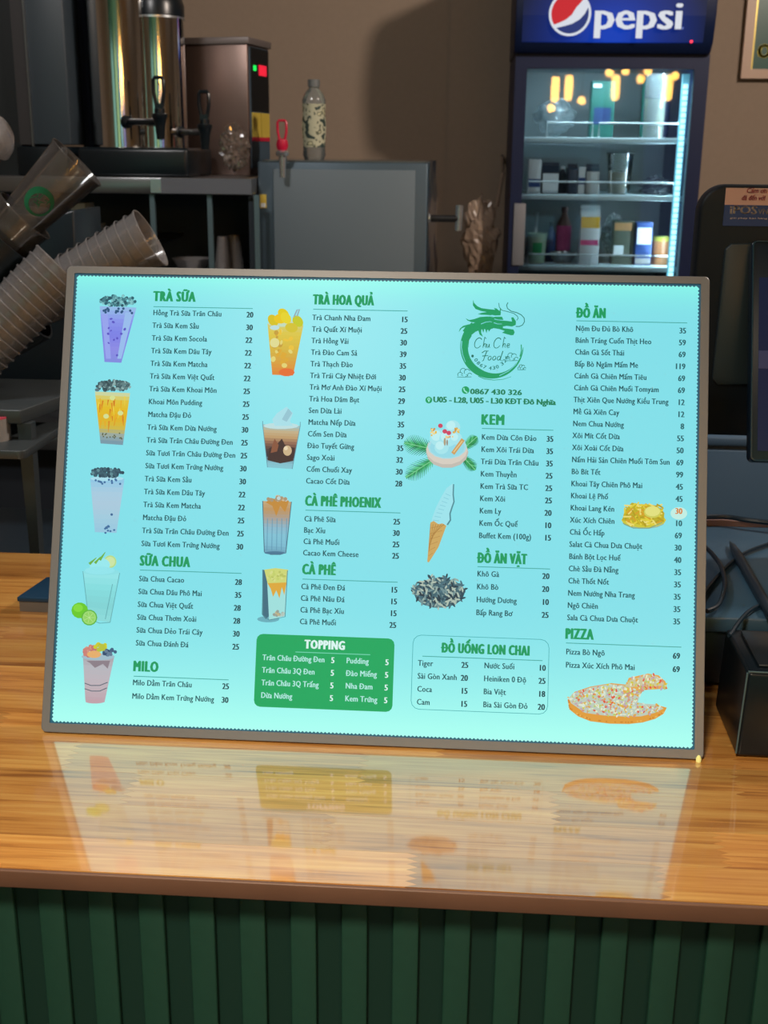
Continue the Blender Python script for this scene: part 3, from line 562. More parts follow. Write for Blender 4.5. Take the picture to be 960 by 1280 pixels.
p.stroke([zl(*a) for a in ((150, 530), (146, 600), (160, 680), (190, 760))], 1.2, BG, .6); p.stroke([zl(*a) for a in ((258, 470), (228, 520), (222, 600))], .8, LG, .4); p.stroke([zl(*a) for a in ((560, 910), (660, 860), (740, 790), (790, 700))], .9, BG, .6)
LGD = (30, 120, 104)
def cur(q, w_=.8, c=LGD, w2=None): p.stroke([zl(*a) for a in q], w_, c, w2)
cur([(555, 115), (560, 160), (590, 195), (660, 212), (720, 230), (760, 262), (765, 285), (750, 305)]); cur([(655, 110), (640, 140), (650, 175), (690, 205), (750, 220), (800, 245), (832, 280), (835, 320), (815, 355), (780, 372), (740, 372)], 1)
cur([(800, 570), (802, 640), (785, 700)], 1.2, LG); cur([(330, 915), (400, 945), (500, 958), (600, 950), (690, 920)], 1.0, LG, .4)
def cloud(cx, cy, s_):
    for a, b_, r_ in ((-50, 10, 28), (-15, -30, 34), (30, -20, 34), (60, 15, 24)):
        cur([(cx+a*s_+r_*s_*math.cos(t), cy+b_*s_+r_*s_*math.sin(t)) for t in [math.radians(150+k*24) for k in range(9)]], .75)
    cur([(cx-85*s_, cy+36*s_), (cx, cy+38*s_), (cx+80*s_, cy+34*s_)], .6); cur([(cx-20*s_, cy), (cx-40*s_, cy+12*s_), (cx-15*s_, cy+24*s_)], .7); cur([(cx+20*s_, cy+5*s_), (cx+35*s_, cy+25*s_), (cx+10*s_, cy+30*s_)], .7)
cloud(180, 890, .95); cloud(695, 715, .85); cloud(805, 825, .55)
p.build('dragon_ring_logo')
# script lettering of the logo and the little round number line, icons
def logo_text(s, X, Y, capz, fitz, key, bold=.01, sl_=.35):
    x, y = sp(*zl(X, Y)); x2, _ = sp(*zl(X+fitz, Y)); text(s, x, y, capz/8.727*.00079, key, (14, 112, 88), fit=x2-x, bold=bold, slant=sl_, z=-.0016)
def script(strokes, w_=1.15):
    for q in strokes: p2.stroke([zl(*a) for a in q], w_, (10, 112, 88), w_*.6)
p2 = Pic(); p2.z = -.00164
def arc(cx, cy, rx, ry, a0, a1, n=10, sh=.25): return [(cx+rx*math.cos(math.radians(a0+(a1-a0)*i/n))-ry*math.sin(math.radians(a0+(a1-a0)*i/n))*sh, cy+ry*math.sin(math.radians(a0+(a1-a0)*i/n))) for i in range(n+1)]
def Cc(x, y): return [arc(x, y, 38, 56, -40, -330, 16)]
def hh(x, y): return [[(x+22, y-50), (x+8, y-70), (x-2, y-20), (x-14, y+50)], [(x-12, y+35), (x+6, y+2), (x+20, y+5), (x+12, y+40), (x+24, y+48)]]
def uu(x, y): return [[(x-14, y+8), (x-18, y+42), (x-4, y+48), (x+12, y+10)], [(x+12, y+8), (x+8, y+40), (x+20, y+46)]]
def ee(x, y): return [[(x-14, y+32), (x+12, y+20), (x+12, y+6), (x-6, y+4), (x-18, y+30), (x-10, y+50), (x+16, y+40)]]
def oo(x, y): return [arc(x, y+28, 17, 22, 0, 360, 12)]
S_ = Cc(330, 552)+hh(395, 555)+uu(440, 555)+Cc(540, 552)+hh(608, 555)+ee(660, 555)
S_ += [[(370, 660), (400, 640), (445, 640)], [(425, 640), (405, 690), (385, 745), (370, 750)], [(375, 695), (440, 690)]]+oo(455, 690)+oo(505, 690)+oo(555, 690)+[[(600, 640), (580, 700), (570, 740), (590, 745)]]
script(S_)
p2.ell(*zl(268, 695), 1.6, 1.8, (16, 106, 90))
p2.build('logo_script')
for i, ch in enumerate('0867430326'):
    th = math.radians(212+i*11.6+(6 if i > 3 else 0)+(6 if i > 6 else 0)) ; X, Y = 470+240*math.cos(th)*-1*-1, 600-240*math.sin(th)
    X, Y = 465+215*math.cos(th), 610-235*math.sin(th); x, y = sp(*zl(X, Y)); a_ = th+math.pi/2
    key = 'curl'; spec[key] = ('logo_number', inkm, sign)
    def Mf(p_, x=x, y=y, a_=a_): c, s = math.cos(a_), math.sin(a_); return Vector((x+p_.x*c-p_.y*s, y+p_.x*s+p_.y*c, -.0016))
    text(ch, 0, 0, .0034, key, (24, 122, 110), fit=.0026, bold=.02, M=Mf)
p = Pic(); p.ell(582, 487.2, 4.8, 4.8, GR, 18).stroke([(579.6, 484.6), (580.6, 488), (584.2, 490.6)], 1.6, (150, 240, 220)); p.ell(536, 499.6, 4.3, 4.3, GR, 18).ell(536, 498.6, 1.9, 1.9, (150, 240, 220)).poly([(534.4, 499.6), (537.6, 499.6), (536, 502.8)], (150, 240, 220)).ell(536, 498.6, .8, .8, GR); p.build('contact_icons')
flush_text(spec)
# little cable tip at the corner of the light box
c0 = onz(873, 952, CT)
plug = thing('cable_tip', 'tiny pale lit cable tip at the bottom right corner of the menu board', 'cable', c0)
MB().lathe([(.0001, 0), (.0022, 0), (.0026, .003), (.0012, .006), (.0001, .0065)], c0, n=12).build('tip', mat('pale_plastic', (235, 230, 150), .4, emit=(235, 230, 140), es=.35), plug, smooth=True)
MB().tube([c0+Vector((.001, .002, .0012)), c0+Vector((.004, .008, .0012)), c0+Vector((.006, .02, .0012))], .0011).build('wire', mat('white_wire', (190, 185, 150), .5), plug, smooth=True)

# ================================================================== BACK OF THE SHOP
blackp = MATS['black_plastic']; steel = mat('stainless', (150, 152, 155), .28, metal=.9, bump=.04, bscale=40)
BEN = .80
# ---- drinks fridge
FY = 2.8
fA = at(645, 64, FY); fB = at(888, 68, FY); FX0, FX1 = fA.x, fB.x; FHZ = fA.z
fridge = thing('drinks_fridge', 'tall dark blue glass-door drinks fridge with a lit cola sign on top', 'fridge', ((FX0+FX1)/2, FY+.25, 0))
fb = mat('fridge_blue', (10, 25, 58), .45, spec=.3); fi = mat('fridge_liner', (150, 160, 165), .5); rail = mat('white_wire_rail', (205, 220, 225), .4)
D1 = FY+.54
GX0, GX1 = at(659, 87, FY).x, at(868, 92, FY).x; GZ1 = at(760, 86, FY).z; GZ0 = .32
MB().span(FX0, FX0+.035, FY+.045, D1, .08, FHZ).build('side_panel', fb, fridge, bevel=.004)
MB().span(FX1-.035, FX1, FY+.045, D1, .08, FHZ).build('side_panel', fb, fridge, bevel=.004)
MB().span(FX0+.035, FX1-.035, D1-.04, D1, .08, FHZ).build('back_panel', fi, fridge)
MB().span(FX0+.035, FX1-.035, FY+.045, D1-.04, .08, .30).build('base_panel', fb, fridge)
MB().span(FX0+.035, FX1-.035, FY+.045, D1-.04, FHZ-.03, FHZ).build('inner_ceiling', fi, fridge)
for s_ in (-1, 1): MB().cyl((0.5*(FX0+FX1)+s_*.2, FY+.1, 0), (0.5*(FX0+FX1)+s_*.2, FY+.1, .08), .02).build('foot', blackp, fridge)
door = MB(); 
for a in ((FX0, GX0, .1, FHZ-.006), (GX1, FX1, .1, FHZ-.006), (GX0, GX1, GZ1, FHZ-.006), (GX0, GX1, .1, GZ0)): door.span(a[0], a[1], FY, FY+.04, a[2], a[3])
door = door.build('door', fb, fridge)
MB().span(GX0, GX1, FY+.012, FY+.016, GZ0, GZ1).build('glass_pane', glassy('fridge_glass', (225, 232, 235), .99, .02, (120, 150, 165), 1.45), door)
hA, hB = at(641, 254, FY), at(655, 332, FY)
MB().span(hA.x+.004, hB.x-.002, FY-.006, FY, hB.z, hA.z).build('door_handle', mat('grey_handle', (110, 112, 116), .5), door, bevel=.003)
# header with curved face
hx0, hx1 = at(643, 60, FY-.05).x, at(891, 60, FY-.05).x; hz0 = at(760, 66, FY-.05).z; hz1 = hz0+.335
prof = [(FY+.4, hz0), (FY-.02, hz0), (FY-.05, hz0+.03), (FY-.065, hz0+.10), (FY-.07, hz0+.17), (FY-.065, hz0+.24), (FY-.045, hz1-.02), (FY-.01, hz1), (FY+.4, hz1)]
hdr = MB().prism([(hx0, y, z) for y, z in prof], (hx1-hx0, 0, 0)).build('header', fb, fridge, bevel=.003)
# lit blue face
bl = bpy.data.materials.new('lit_blue'); bl.use_nodes = True; nt = bl.node_tree; b = nt.nodes['Principled BSDF']; N = nt.nodes.new; L = nt.links.new
tc = N('ShaderNodeTexCoord'); gr = N('ShaderNodeMapping'); gr.inputs['Location'].default_value = (-.5, -.5, -.1); gr.inputs['Scale'].default_value = (1, 1, 1); L(tc.outputs['Generated'], gr.inputs[0])
le = N('ShaderNodeVectorMath'); le.operation = 'MULTIPLY'; le.inputs[1].default_value = (1.25, 0, .75); L(gr.outputs[0], le.inputs[0]); ln_ = N('ShaderNodeVectorMath'); ln_.operation = 'LENGTH'; L(le.outputs[0], ln_.inputs[0])
cr = N('ShaderNodeValToRGB'); e = cr.color_ramp.elements; e[0].position = .05; e[0].color = (*lin((14, 62, 186)), 1); e[1].position = .66; e[1].color = (*lin((8, 18, 50)), 1); e.new(.34).color = (*lin((12, 40, 128)), 1)
L(ln_.outputs['Value'], cr.inputs[0]); L(cr.outputs[0], b.inputs['Emission Color']); b.inputs['Emission Strength'].default_value = .9; b.inputs['Base Color'].default_value = (.005, .01, .03, 1); b.inputs['Roughness'].default_value = .5; b.inputs['Specular IOR Level'].default_value = .2
pw = MB(); pf = [(FY-.02, hz0+.012), (FY-.0505, hz0+.03), (FY-.0655, hz0+.10), (FY-.0705, hz0+.17), (FY-.0655, hz0+.24), (FY-.046, hz1-.03)]
xa, xb = hx0+.02, hx1-.03
pw.add([(x, y-.001, z) for y, z in pf for x in (xa, xb)], [(2*i, 2*i+1, 2*i+3, 2*i+2) for i in range(len(pf)-1)]).build('lit_sign_face', bl, hdr, closed=False)
HY = FY-.0735
lw = mat('lit_white', (225, 230, 238), .4, emit=(222, 228, 238), es=.85)
def hp(u, v): q = at(u, v, HY); return q
vcs = vcol_mat('sign_print', .9)
logo = MB(); c = hp(712.5, 17); r_ = (hp(739, 17)-c).length
def disc(cx, cz, r, y, col, n=36, poly=None):
    pts = poly or [(cx+r*math.cos(2*math.pi*i/n), cz+r*math.sin(2*math.pi*i/n)) for i in range(n)]
    logo.add([(x, y, z) for x, z in pts], [tuple(range(len(pts)))], col)
disc(c.x, c.z, r_, HY, (222, 228, 238)); ri = r_*.885
def wave_poly(up_):                                 # slanted wave bands of the round emblem
    a0, a1 = (214, 46) if up_ else (226, 378); n = 22
    pts = [(c.x+ri*math.cos(math.radians(a0+(a1-a0)*i/n)), c.z+ri*math.sin(math.radians(a0+(a1-a0)*i/n))) for i in range(n+1)]
    mid = [(.30, .28), (.10, -.06), (-.20, -.30), (-.50, -.44)] if up_ else [(.78, -.02), (.52, -.30), (.15, -.50), (-.25, -.62)]
    return pts+[(c.x+x*ri, c.z+z*ri) for x, z in mid]
disc(0, 0, 0, HY-.0008, (206, 28, 42), poly=wave_poly(True)); disc(0, 0, 0, HY-.0008, (24, 50, 120), poly=wave_poly(False))
logo.build('round_emblem', vcs, hdr, closed=False)
w0, w1 = hp(744, 38), hp(850, 38); capz = (hp(800, 11)-hp(800, 38)).z
def Mh(p_): return Vector((p_.x, HY-.002, p_.z if False else p_.y)) - WM[hdr].translation
text('pepsi', w0.x, w0.z+.004, capz*1.28, 'pp', (226, 230, 238), fit=(w1-w0).x, bold=.03, M=Mh)
text('.', w1.x+.004, w0.z+.004, capz*.6, 'pp', (120, 140, 220), xs=.6, M=Mh)
flush_text({'pp': ('sign_lettering', vcs, hdr)})
q = at(864, 52, FY-.05); MB().cyl(q+Vector((0, .02, 0)), q+Vector((0, -.004, 0)), .004).build('indicator_light', mat('red_led', (230, 40, 60), .4, emit=(255, 40, 70), es=1.5), hdr)
# shelves and guards
def fridge_shelf(vfront):
    z = at(760, vfront, FY+.06).z
    sh = MB().span(FX0+.036, FX1-.036, FY+.06, FY+.46, z-.016, z).build('shelf', mat('shelf_white', (188, 208, 214), .4), fridge, bevel=.002)
    return z, sh
SZ = []
for vf, vr, segs in ((172, 160, ((684, 741), (749, 851))), (244, 234, ((660, 749), (749, 845))), (333, 325, ((660, 738), (738, 838)))):
    z, sh = fridge_shelf(vf); SZ.append(z); zr = at(760, vr-1, FY+.062).z+.012
    for a, b_ in segs:
        xa_, xb_ = at(a, vr, FY+.062).x, at(b_, vr, FY+.062).x
        MB().tube([(xa_, FY+.066, z), (xa_, FY+.066, zr), (xb_, FY+.066, zr), (xb_, FY+.066, z)], .0032, 6).build('wire_guard', rail, sh)
# LED strip down the right of the door
led = MB(); ledm = mat('led_cells', (220, 250, 255), .4, emit=(190, 244, 255), es=2.6); lx = GX1-.014; z = GZ0+.02
while z < GZ1-.03: led.box((lx, FY+.052, z), (.013, .006, .012)); z += .0165
led = led.build('led_cells', ledm, fridge); led['kind'] = 'stuff'
MB().span(lx-.011, lx+.011, FY+.056, FY+.064, GZ0+.01, GZ1-.01).build('led_strip', mat('led_strip_base', (150, 205, 220), .4, emit=(110, 200, 220), es=.5), fridge)
def strip_light(loc, tgt, sx_, sy_, power):
    o = area('fridge_light', loc, tgt, .1, power, (.72, .93, 1.0)); o.data.shape = 'RECTANGLE'; o.data.size = sx_; o.data.size_y = sy_; return o
strip_light((lx-.009, FY+.062, (GZ1+SZ[2])/2), (FX0, FY+.20, (GZ1+SZ[2])/2), .008, GZ1-SZ[2], 13)
strip_light((.5*(FX0+FX1), FY+.055, FHZ-.036), (.5*(FX0+FX1), FY+.22, 1.2), .4, .012, 2.2)  # added fill hidden behind the door's top frame, brightens the contents

def carton(name, label, u0, u1, vt, vb, Y, colr, dpt=.06, base=None, gable=True, group=None, extra=None, cat='carton'):
    a, b_ = at(u0, vb, Y), at(u1, vb, Y); z0 = base; z1 = at(u0, vt, Y).z; w_ = b_.x-a.x
    t = thing(name, label, cat, ((a.x+b_.x)/2, Y+dpt/2, z0), group=group)
    gh = min(.035, w_*.55) if gable else 0
    MB().span(a.x, b_.x, Y, Y+dpt, z0, z1-gh).build('body', colr, t, bevel=.0015)
    if gable:
        MB().prism([(a.x, Y, z1-gh), (a.x, Y+dpt, z1-gh), (a.x, Y+dpt*.55, z1-.01), (a.x, Y+dpt*.55, z1), (a.x, Y+dpt*.45, z1), (a.x, Y+dpt*.45, z1-.01)], (w_, 0, 0)).build('gable_top', extra or colr, t)
    return t, a.x, b_.x, z0, z1-gh, Y
def panel_on(t, x0, x1, z0, z1, Y, m, name='label_panel'):
    return MB().span(x0, x1, Y-.0012, Y+.001, z0, z1).build(name, m, t)
cw = mat('carton_white', (205, 212, 216), .5); cblue = mat('carton_blue', (32, 62, 120), .5); cdark = mat('carton_dark', (26, 34, 52), .5); cgrey = mat('carton_grey', (150, 148, 145), .5)
pk = mat('pink_print', (206, 70, 130), .5); yl = mat('yellow_print', (226, 176, 50), .5); teal = mat('teal_print', (10, 88, 78), .6)
Yf = FY+.12
# top shelf
def crumple(name, label, cat, c, size, m, n=26, seed=1, amp=.35, flat=1, group=None, base=None):
    R_ = random.Random(seed); mb = MB(); vs_, fs = [], []
    ph = [(R_.uniform(2, 9), R_.uniform(2, 9), R_.uniform(0, 6)) for _ in range(6)]
    for j in range(n+1):
        th = math.pi*j/n
        for i in range(n):
            f = 2*math.pi*i/n; d = sum(abs(math.sin(a*th+p_+b_*math.cos(f)))*.3 for a, b_, p_ in ph)/1.8
            r = 1-amp*d+R_.uniform(-.05, .05)
            vs_.append((c[0]+size[0]*r*math.sin(th)*math.cos(f), c[1]+size[1]*r*math.sin(th)*math.sin(f), max(base if base is not None else -9, c[2]+size[2]*r*math.cos(th)*flat)))
    for j in range(n):
        for i in range(n): fs.append((j*n+i, j*n+(i+1) % n, (j+1)*n+(i+1) % n, (j+1)*n+i))
    t = thing(name, label, cat, (c[0], c[1], c[2]-size[2]), group=group)
    mb.add(vs_, fs).build('film', m, t)
    return t
bagm = glassy('clear_bag', (235, 240, 240), .72, .18, (150, 165, 172), 1.6)
q = at(690, 140, Yf+.05); crumple('plastic_bag', 'crumpled clear plastic bag on the top fridge shelf at left', 'plastic bag', (q.x+.012, Yf+.08, SZ[0]+.062), (.082, .06, .068), bagm, seed=3, base=SZ[0]+.001)
t, x0, x1, z0, z1, y = carton('juice_carton', 'tall teal and green carton on the top fridge shelf', 737, 766, 101, 165, Yf+.03, teal, base=SZ[0], gable=False)
panel_on(t, x0+.01, x1-.01, z0+.04, z0+.09, y, mat('deep_blue_print', (14, 46, 96), .6)); panel_on(t, x0+.004, x0+.03, z1-.02, z1-.008, y, cw)
def cupv(name, label, u0, u1, vt, base, Y, m, fill=None, fillm=None, cat='cup', taper=.82, group=None, rimm=None):
    a, b_ = at(u0, vt, Y), at(u1, vt, Y); r = (b_.x-a.x)/2; cx = (a.x+b_.x)/2; h = a.z-base
    t = thing(name, label, cat, (cx, Y+r, base), group=group)
    MB().lathe([(.0001, 0), (r*taper, 0), (r, h), (r*1.05, h), (r*1.05, h-.003), (r*.985, h-.004), (r*taper*.97, .002), (.0001, .002)], (cx, Y+r, base), n=28).build('cup_wall', m, t, smooth=True)
    if fill: MB().lathe([(.0001, .003), (r*taper*.95, .003), (r*(taper+(1-taper)*fill)*.95, h*fill), (.0001, h*fill)], (cx, Y+r, base), n=28).build('drink', fillm, t, smooth=True)
    return t, cx, r, h
clearp = glassy('clear_plastic', (238, 242, 242), .80, .1, (170, 180, 182), 1.5)
t, cx, r, h = cupv('storage_jug', 'large clear jug of pale yellow liquid on the top fridge shelf', 804, 845, 92, SZ[0], Yf, clearp, .62, mat('pale_tea', (196, 196, 140), .3), cat='jug', taper=.95)
MB().lathe([(.0001, .001), (r*.93, .001), (r*.93, .03), (.0001, .03)], (cx, Yf+r, SZ[0]+h*.66), n=20).build('dark_fruit', mat('dark_fruit', (70, 44, 42), .5, var=.5, bscale=60), t)
# middle shelf
t, x0, x1, z0, z1, y = carton('milk_carton', 'white and blue carton at far left of the middle fridge shelf', 659, 675, 199, 240, Yf, cw, base=SZ[1], gable=False); panel_on(t, x0+.001, x1-.001, z0+.02, z0+.045, y, cblue)
t, x0, x1, z0, z1, y = carton('milk_carton', 'white-fronted carton with dark top, second on the middle fridge shelf', 677, 698, 203, 240, Yf, cdark, base=SZ[1], extra=cdark); panel_on(t, x0+.002, x1-.002, z0+.002, z1-.004, y, cw)
t, x0, x1, z0, z1, y = carton('milk_carton', 'narrow black carton between two pale cartons on the middle fridge shelf', 709, 721, 205, 240, Yf, cdark, base=SZ[1])
t, x0, x1, z0, z1, y = carton('milk_carton', 'narrow white carton with blue band on the middle fridge shelf', 722, 731, 209, 240, Yf+.01, cw, base=SZ[1], gable=False); panel_on(t, x0+.0005, x1-.0005, z0+.03, z0+.05, y, cblue)
t, x0, x1, z0, z1, y = carton('milk_carton', 'grey carton with dark gable left of the clear cup in the fridge', 732, 748, 205, 240, Yf, cgrey, base=SZ[1], extra=cdark)
def bottle(name, label, u, vt, base, Y, r, m, capm, cat='bottle', lab=None, labm=None, group=None, ax=None):
    a = at(u, vt, Y); h = a.z-base; t = thing(name, label, cat, (a.x, Y+r, base), group=group); c0 = (a.x, Y+r, base)
    MB().lathe([(.0001, 0), (r*.9, 0), (r, .006), (r, h*.62), (r*.92, h*.7), (r*.45, h*.84), (r*.36, h*.88), (r*.36, h*.94), (.0001, h*.94)], c0, n=24).build('body', m, t, smooth=True)
    MB().lathe([(.0001, h*.9), (r*.44, h*.9), (r*.44, h), (.0001, h)], c0, n=20).build('cap', capm, t, smooth=True)
    if lab: MB().lathe([(r*1.01, h*lab[0]), (r*1.02, h*lab[0]), (r*1.02, h*lab[1]), (r*1.01, h*lab[1])], c0, n=24).build('wrap_label', labm, t, smooth=True)
    return t
bottle('dark_bottle', 'small dark bottle between cartons on the middle fridge shelf', 704, 208, SZ[1], Yf+.04, .016, cdark, cw)
cupv('plastic_cup', 'tall clear cup half full of beige drink in the fridge', 761, 795, 191, SZ[1], Yf, clearp, .52, mat('beige_drink', (206, 172, 116), .4))
q = at(822, 243, Yf); crumple('black_bag', 'shiny black knotted bag on the middle fridge shelf at right', 'bag', (q.x, Yf+.05, SZ[1]+.022), (.066, .045, .05), mat('black_film', (24, 26, 30), .35), seed=9, amp=.5, base=SZ[1]+.001)
# bottom shelf in view
t, cx, r, h = cupv('plastic_cup', 'pale green logo cup at far left of the low fridge shelf', 660, 685, 292, SZ[2], Yf, mat('frosted_green', (178, 214, 190), .4), None, None)
MB().lathe([(r*.93*1.0, h*.35), (r*.95*1.02, h*.7)], (cx, Yf+r, SZ[2]), n=12, a0=math.radians(240), a1=math.radians(300)).build('green_print', mat('green_print', (40, 170, 100), .5), t, closed=False)
q = at(671, 266, Yf+.05); sq = thing('white_straw', 'thick white straw standing behind the green logo cup in the fridge', 'straw', (q.x-.004, Yf+.075, SZ[2]))
MB().cyl((q.x-.006, Yf+.085, SZ[2]), (q.x+.004, Yf+.085, q.z), .006).build('tube', mat('straw_white', (190, 200, 205), .5), sq, smooth=True)
bottle('sauce_bottle', 'small dark blue bottle beside the pink bottle in the fridge', 690, 278, SZ[2], Yf+.08, .016, cblue, cdark)
bottle('pink_bottle', 'bottle with bright pink label on the low fridge shelf', 707, 259, SZ[2], Yf+.09, .024, mat('amber_plastic', (120, 78, 66), .4), mat('brown_cap', (90, 54, 50), .5), lab=(.2, .66), labm=pk)
a = at(706, 318, Yf); bw = thing('steel_bowl', 'small steel bowl in front of the pink bottle', 'bowl', (a.x, Yf+.03, SZ[2]))
MB().lathe([(.0001, 0), (.022, 0), (.036, .014), (.041, .034), (.043, .034), (.037, .012), (.0001, .003)], (a.x-.002, Yf+.042, SZ[2]), n=28).build('shell', steel, bw, smooth=True)
t, x0, x1, z0, z1, y = carton('milk_carton', 'tall white carton with yellow top and pink band in the fridge', 723, 747, 257, 333, Yf-.02, cw, base=SZ[2])
panel_on(t, x0+.001, x1-.001, z1-.035, z1-.001, y, yl); panel_on(t, x0+.002, x1-.004, z0+.062, z0+.078, y, pk, 'pink_band')
MB().cyl(((x0+x1)/2-.006, y+.02, z1-.012), ((x0+x1)/2-.006, y+.004, z1+.003), .007).build('screw_cap', cw, t)
t, x0, x1, z0, z1, y = carton('coffee_pack', 'brown and green pack wrapped in white film on the low fridge shelf', 764, 790, 276, 333, Yf+.01, mat('coffee_pack', (66, 72, 62), .5, var=.3, bscale=30), base=SZ[2], gable=False, cat='pack'); panel_on(t, x0+.003, x1-.008, z1-.03, z1-.006, y, mat('tan_print', (150, 110, 70), .5)); panel_on(t, x0+.004, x0+.035, z0+.03, z0+.06, y, cw, 'white_patch')
q = at(770, 300, Yf+.03); crumple('film_wrap', 'white crumpled film behind the coffee pack in the fridge', 'plastic bag', (q.x, Yf+.12, SZ[2]+.085), (.046, .03, .088), glassy('white_film', (235, 240, 240), .35, .3, (190, 198, 200), 1.4), seed=5, base=SZ[2]+.001)
t, x0, x1, z0, z1, y = carton('milk_carton', 'dark blue carton with white label right of the coffee pack', 792, 813, 278, 333, Yf, cblue, base=SZ[2], gable=False); panel_on(t, x0+.004, x1-.004, z0+.066, z1-.016, y, cw); panel_on(t, x0+.002, x1-.002, z0+.004, z0+.022, y, cgrey, 'lower_label')
a = at(828, 335, Yf); jr = thing('sauce_jar', 'orange jar with a yellow lid at right of the low fridge shelf', 'jar', (a.x, Yf+.04, SZ[2])); jh = at(828, 298, Yf).z-SZ[2]
MB().lathe([(.0001, 0), (.032, 0), (.034, .01), (.034, jh*.8), (.028, jh*.92), (.0001, jh*.92)], (a.x, Yf+.04, SZ[2]), n=24).build('jar_body', mat('orange_sauce', (170, 112, 72), .3), jr, smooth=True)
MB().lathe([(.0001, jh*.88), (.030, jh*.88), (.030, jh*1.04), (.0001, jh*1.04)], (a.x, Yf+.04, SZ[2]), n=24).build('lid', mat('yellow_lid', (190, 186, 70), .4), jr, smooth=True)

# ---- picture on the back wall at right
PY = 3.33; a, b_ = at(926, 98, PY), at(960, 0, PY); px0 = a.x; pz0 = a.z; px1 = px0+.42; pz1 = pz0+.6
pic = thing('framed_poster', 'cream framed dark green poster with yellow lettering, cut by the right edge', 'picture', ((px0+px1)/2, 3.345, pz0))
cf2 = mat('cream_frame', (190, 160, 138), .4); fw_ = .030
m_ = MB(); m_.span(px0, px0+fw_, PY, 3.36, pz0, pz1).span(px1-fw_, px1, PY, 3.36, pz0, pz1).span(px0+fw_, px1-fw_, PY, 3.36, pz0, pz0+fw_).span(px0+fw_, px1-fw_, PY, 3.36, pz1-fw_, pz1); m_.build('picture_frame', cf2, pic)
MB().span(px0+fw_, px0+fw_+.006, PY+.006, 3.355, pz0+fw_, pz1-fw_).build('gilt_slip', mat('gilt', (190, 170, 90), .3, metal=.6), pic)
MB().span(px0+fw_, px1-fw_, PY+.016, 3.36, pz0+fw_, pz1-fw_).build('poster_sheet', mat('poster_green', (14, 78, 66), .3), pic)
q = at(946, 72, PY+.015); yp = vcol_mat('poster_print', .001); 
ypm = mat('poster_yellow', (206, 190, 40), .5)
text('ƠI', q.x, q.z, .042, 'po', None, xs=.9, bold=.05, M=lambda p_: Vector((p_.x, PY+.0145, p_.y))-WM[pic].translation); flush_text({'po': ('poster_lettering', ypm, pic)})

# ---- low grey cabinet seen between the till and the menu board
gc = thing('low_grey_cabinet', 'low blue-grey cabinet beyond the counter under the till screen', 'cabinet', (.95, 1.85, 0))
gz = at(910, 545, 1.6).z
MB().span(.5, 1.5, 1.6, 2.1, .06, gz-.02).build('cabinet_body', mat('blue_grey_board', (58, 86, 110), .5), gc, bevel=.003)
MB().span(.49, 1.51, 1.585, 2.11, gz-.02, gz).build('cabinet_top', mat('blue_grey_top', (66, 90, 112), .4), gc, bevel=.003)
for i in range(2): MB().span(.51+.495*i, .995+.495*i, 1.588, 1.6, .1, gz-.03).build('cabinet_door', mat('blue_grey_board', (58, 86, 110), .5), gc, bevel=.002)
MB().span(.52, 1.48, 1.63, 2.08, 0, .06).build('plinth', blackp, gc)
# ---- worktop behind (holds the equipment) 
bt = thing('back_worktop', 'stainless back worktop along the wall behind the equipment', 'worktop', (-.9, 2.75, 0))
MB().span(-2.5, .12, 2.0, 3.36, BEN-.04, BEN).build('top', steel, bt, bevel=.003)
MB().span(-2.45, .08, 2.06, 3.3, 0.1, BEN-.04).build('cabinet_body', mat('cabinet_dark', (44, 50, 58), .5), bt)
# ---- cabinet cooler with red tap
CY = 2.1; tz = at(440, 203, CY).z; cx0 = at(323, 260, CY).x; cx1 = at(534, 260, CY).x
cool = thing('beverage_cooler', 'grey-fronted steel cooler box with a red-handled tap on its top edge', 'cooler', ((cx0+cx1)/2, CY+.25, BEN))
steelb = mat('blued_steel', (70, 88, 100), .4, metal=.3, bump=.05)
MB().span(cx0, cx1, CY, CY+.5, BEN, tz).build('casing', steelb, cool, bevel=.004)
a = at(341, 211, CY-.004); b_ = at(517, 340, CY-.004)
MB().span(a.x, b_.x, CY-.004, CY+.002, BEN+.06, a.z).build('front_panel', mat('grey_panel', (92, 106, 114), .5, bump=.05, bscale=30), cool, bevel=.002)
a = at(325, 243, CY-.002); b_ = at(333, 260, CY-.002); st = MB().span(a.x, b_.x, CY-.002, CY+.001, b_.z, a.z).build('yellow_sticker', mat('sticker_yellow', (196, 172, 70), .5), cool)
MB().span(a.x+.002, b_.x-.002, CY-.0026, CY, b_.z+.002, b_.z+.012).build('sticker_text_block', cw, cool)
MB().span(cx0+.01, cx1-.006, CY+.012, CY+.49, tz, tz+.004).build('clear_cover', glassy('cover_film', (230, 235, 235), .6, .2, (120, 125, 125)), cool)
def loop_handle(mb, c, w_, h_, r, n=14):
    pts_ = [Vector((c.x-w_*.28, c.y, c.z)), Vector((c.x-w_*.5, c.y, c.z+h_*.5)), Vector((c.x-w_*.5, c.y, c.z+h_*.9)), Vector((c.x-w_*.35, c.y, c.z+h_)), Vector((c.x+w_*.35, c.y, c.z+h_)), Vector((c.x+w_*.5, c.y, c.z+h_*.9)), Vector((c.x+w_*.5, c.y, c.z+h_*.5)), Vector((c.x+w_*.28, c.y, c.z))]
    return mb.tube(pts_, r, 8)
chrome = mat('chrome', (215, 222, 226), .25, metal=.9); redp = mat('red_plastic', (190, 24, 60), .35)
q = at(353, 199, CY-.03)
tp = MB().cyl(q, q+Vector((0, .035, 0)), .008).cyl(q+Vector((0, 0, .012)), q+Vector((0, 0, -.045)), .010, .007).build('tap_body', chrome, cool, smooth=True)
MB().lathe([(.0001, 0), (.015, .0), (.017, .008), (.011, .014), (.0001, .014)], q+Vector((0, 0, .008)), n=20).build('tap_collar', chrome, tp, smooth=True)
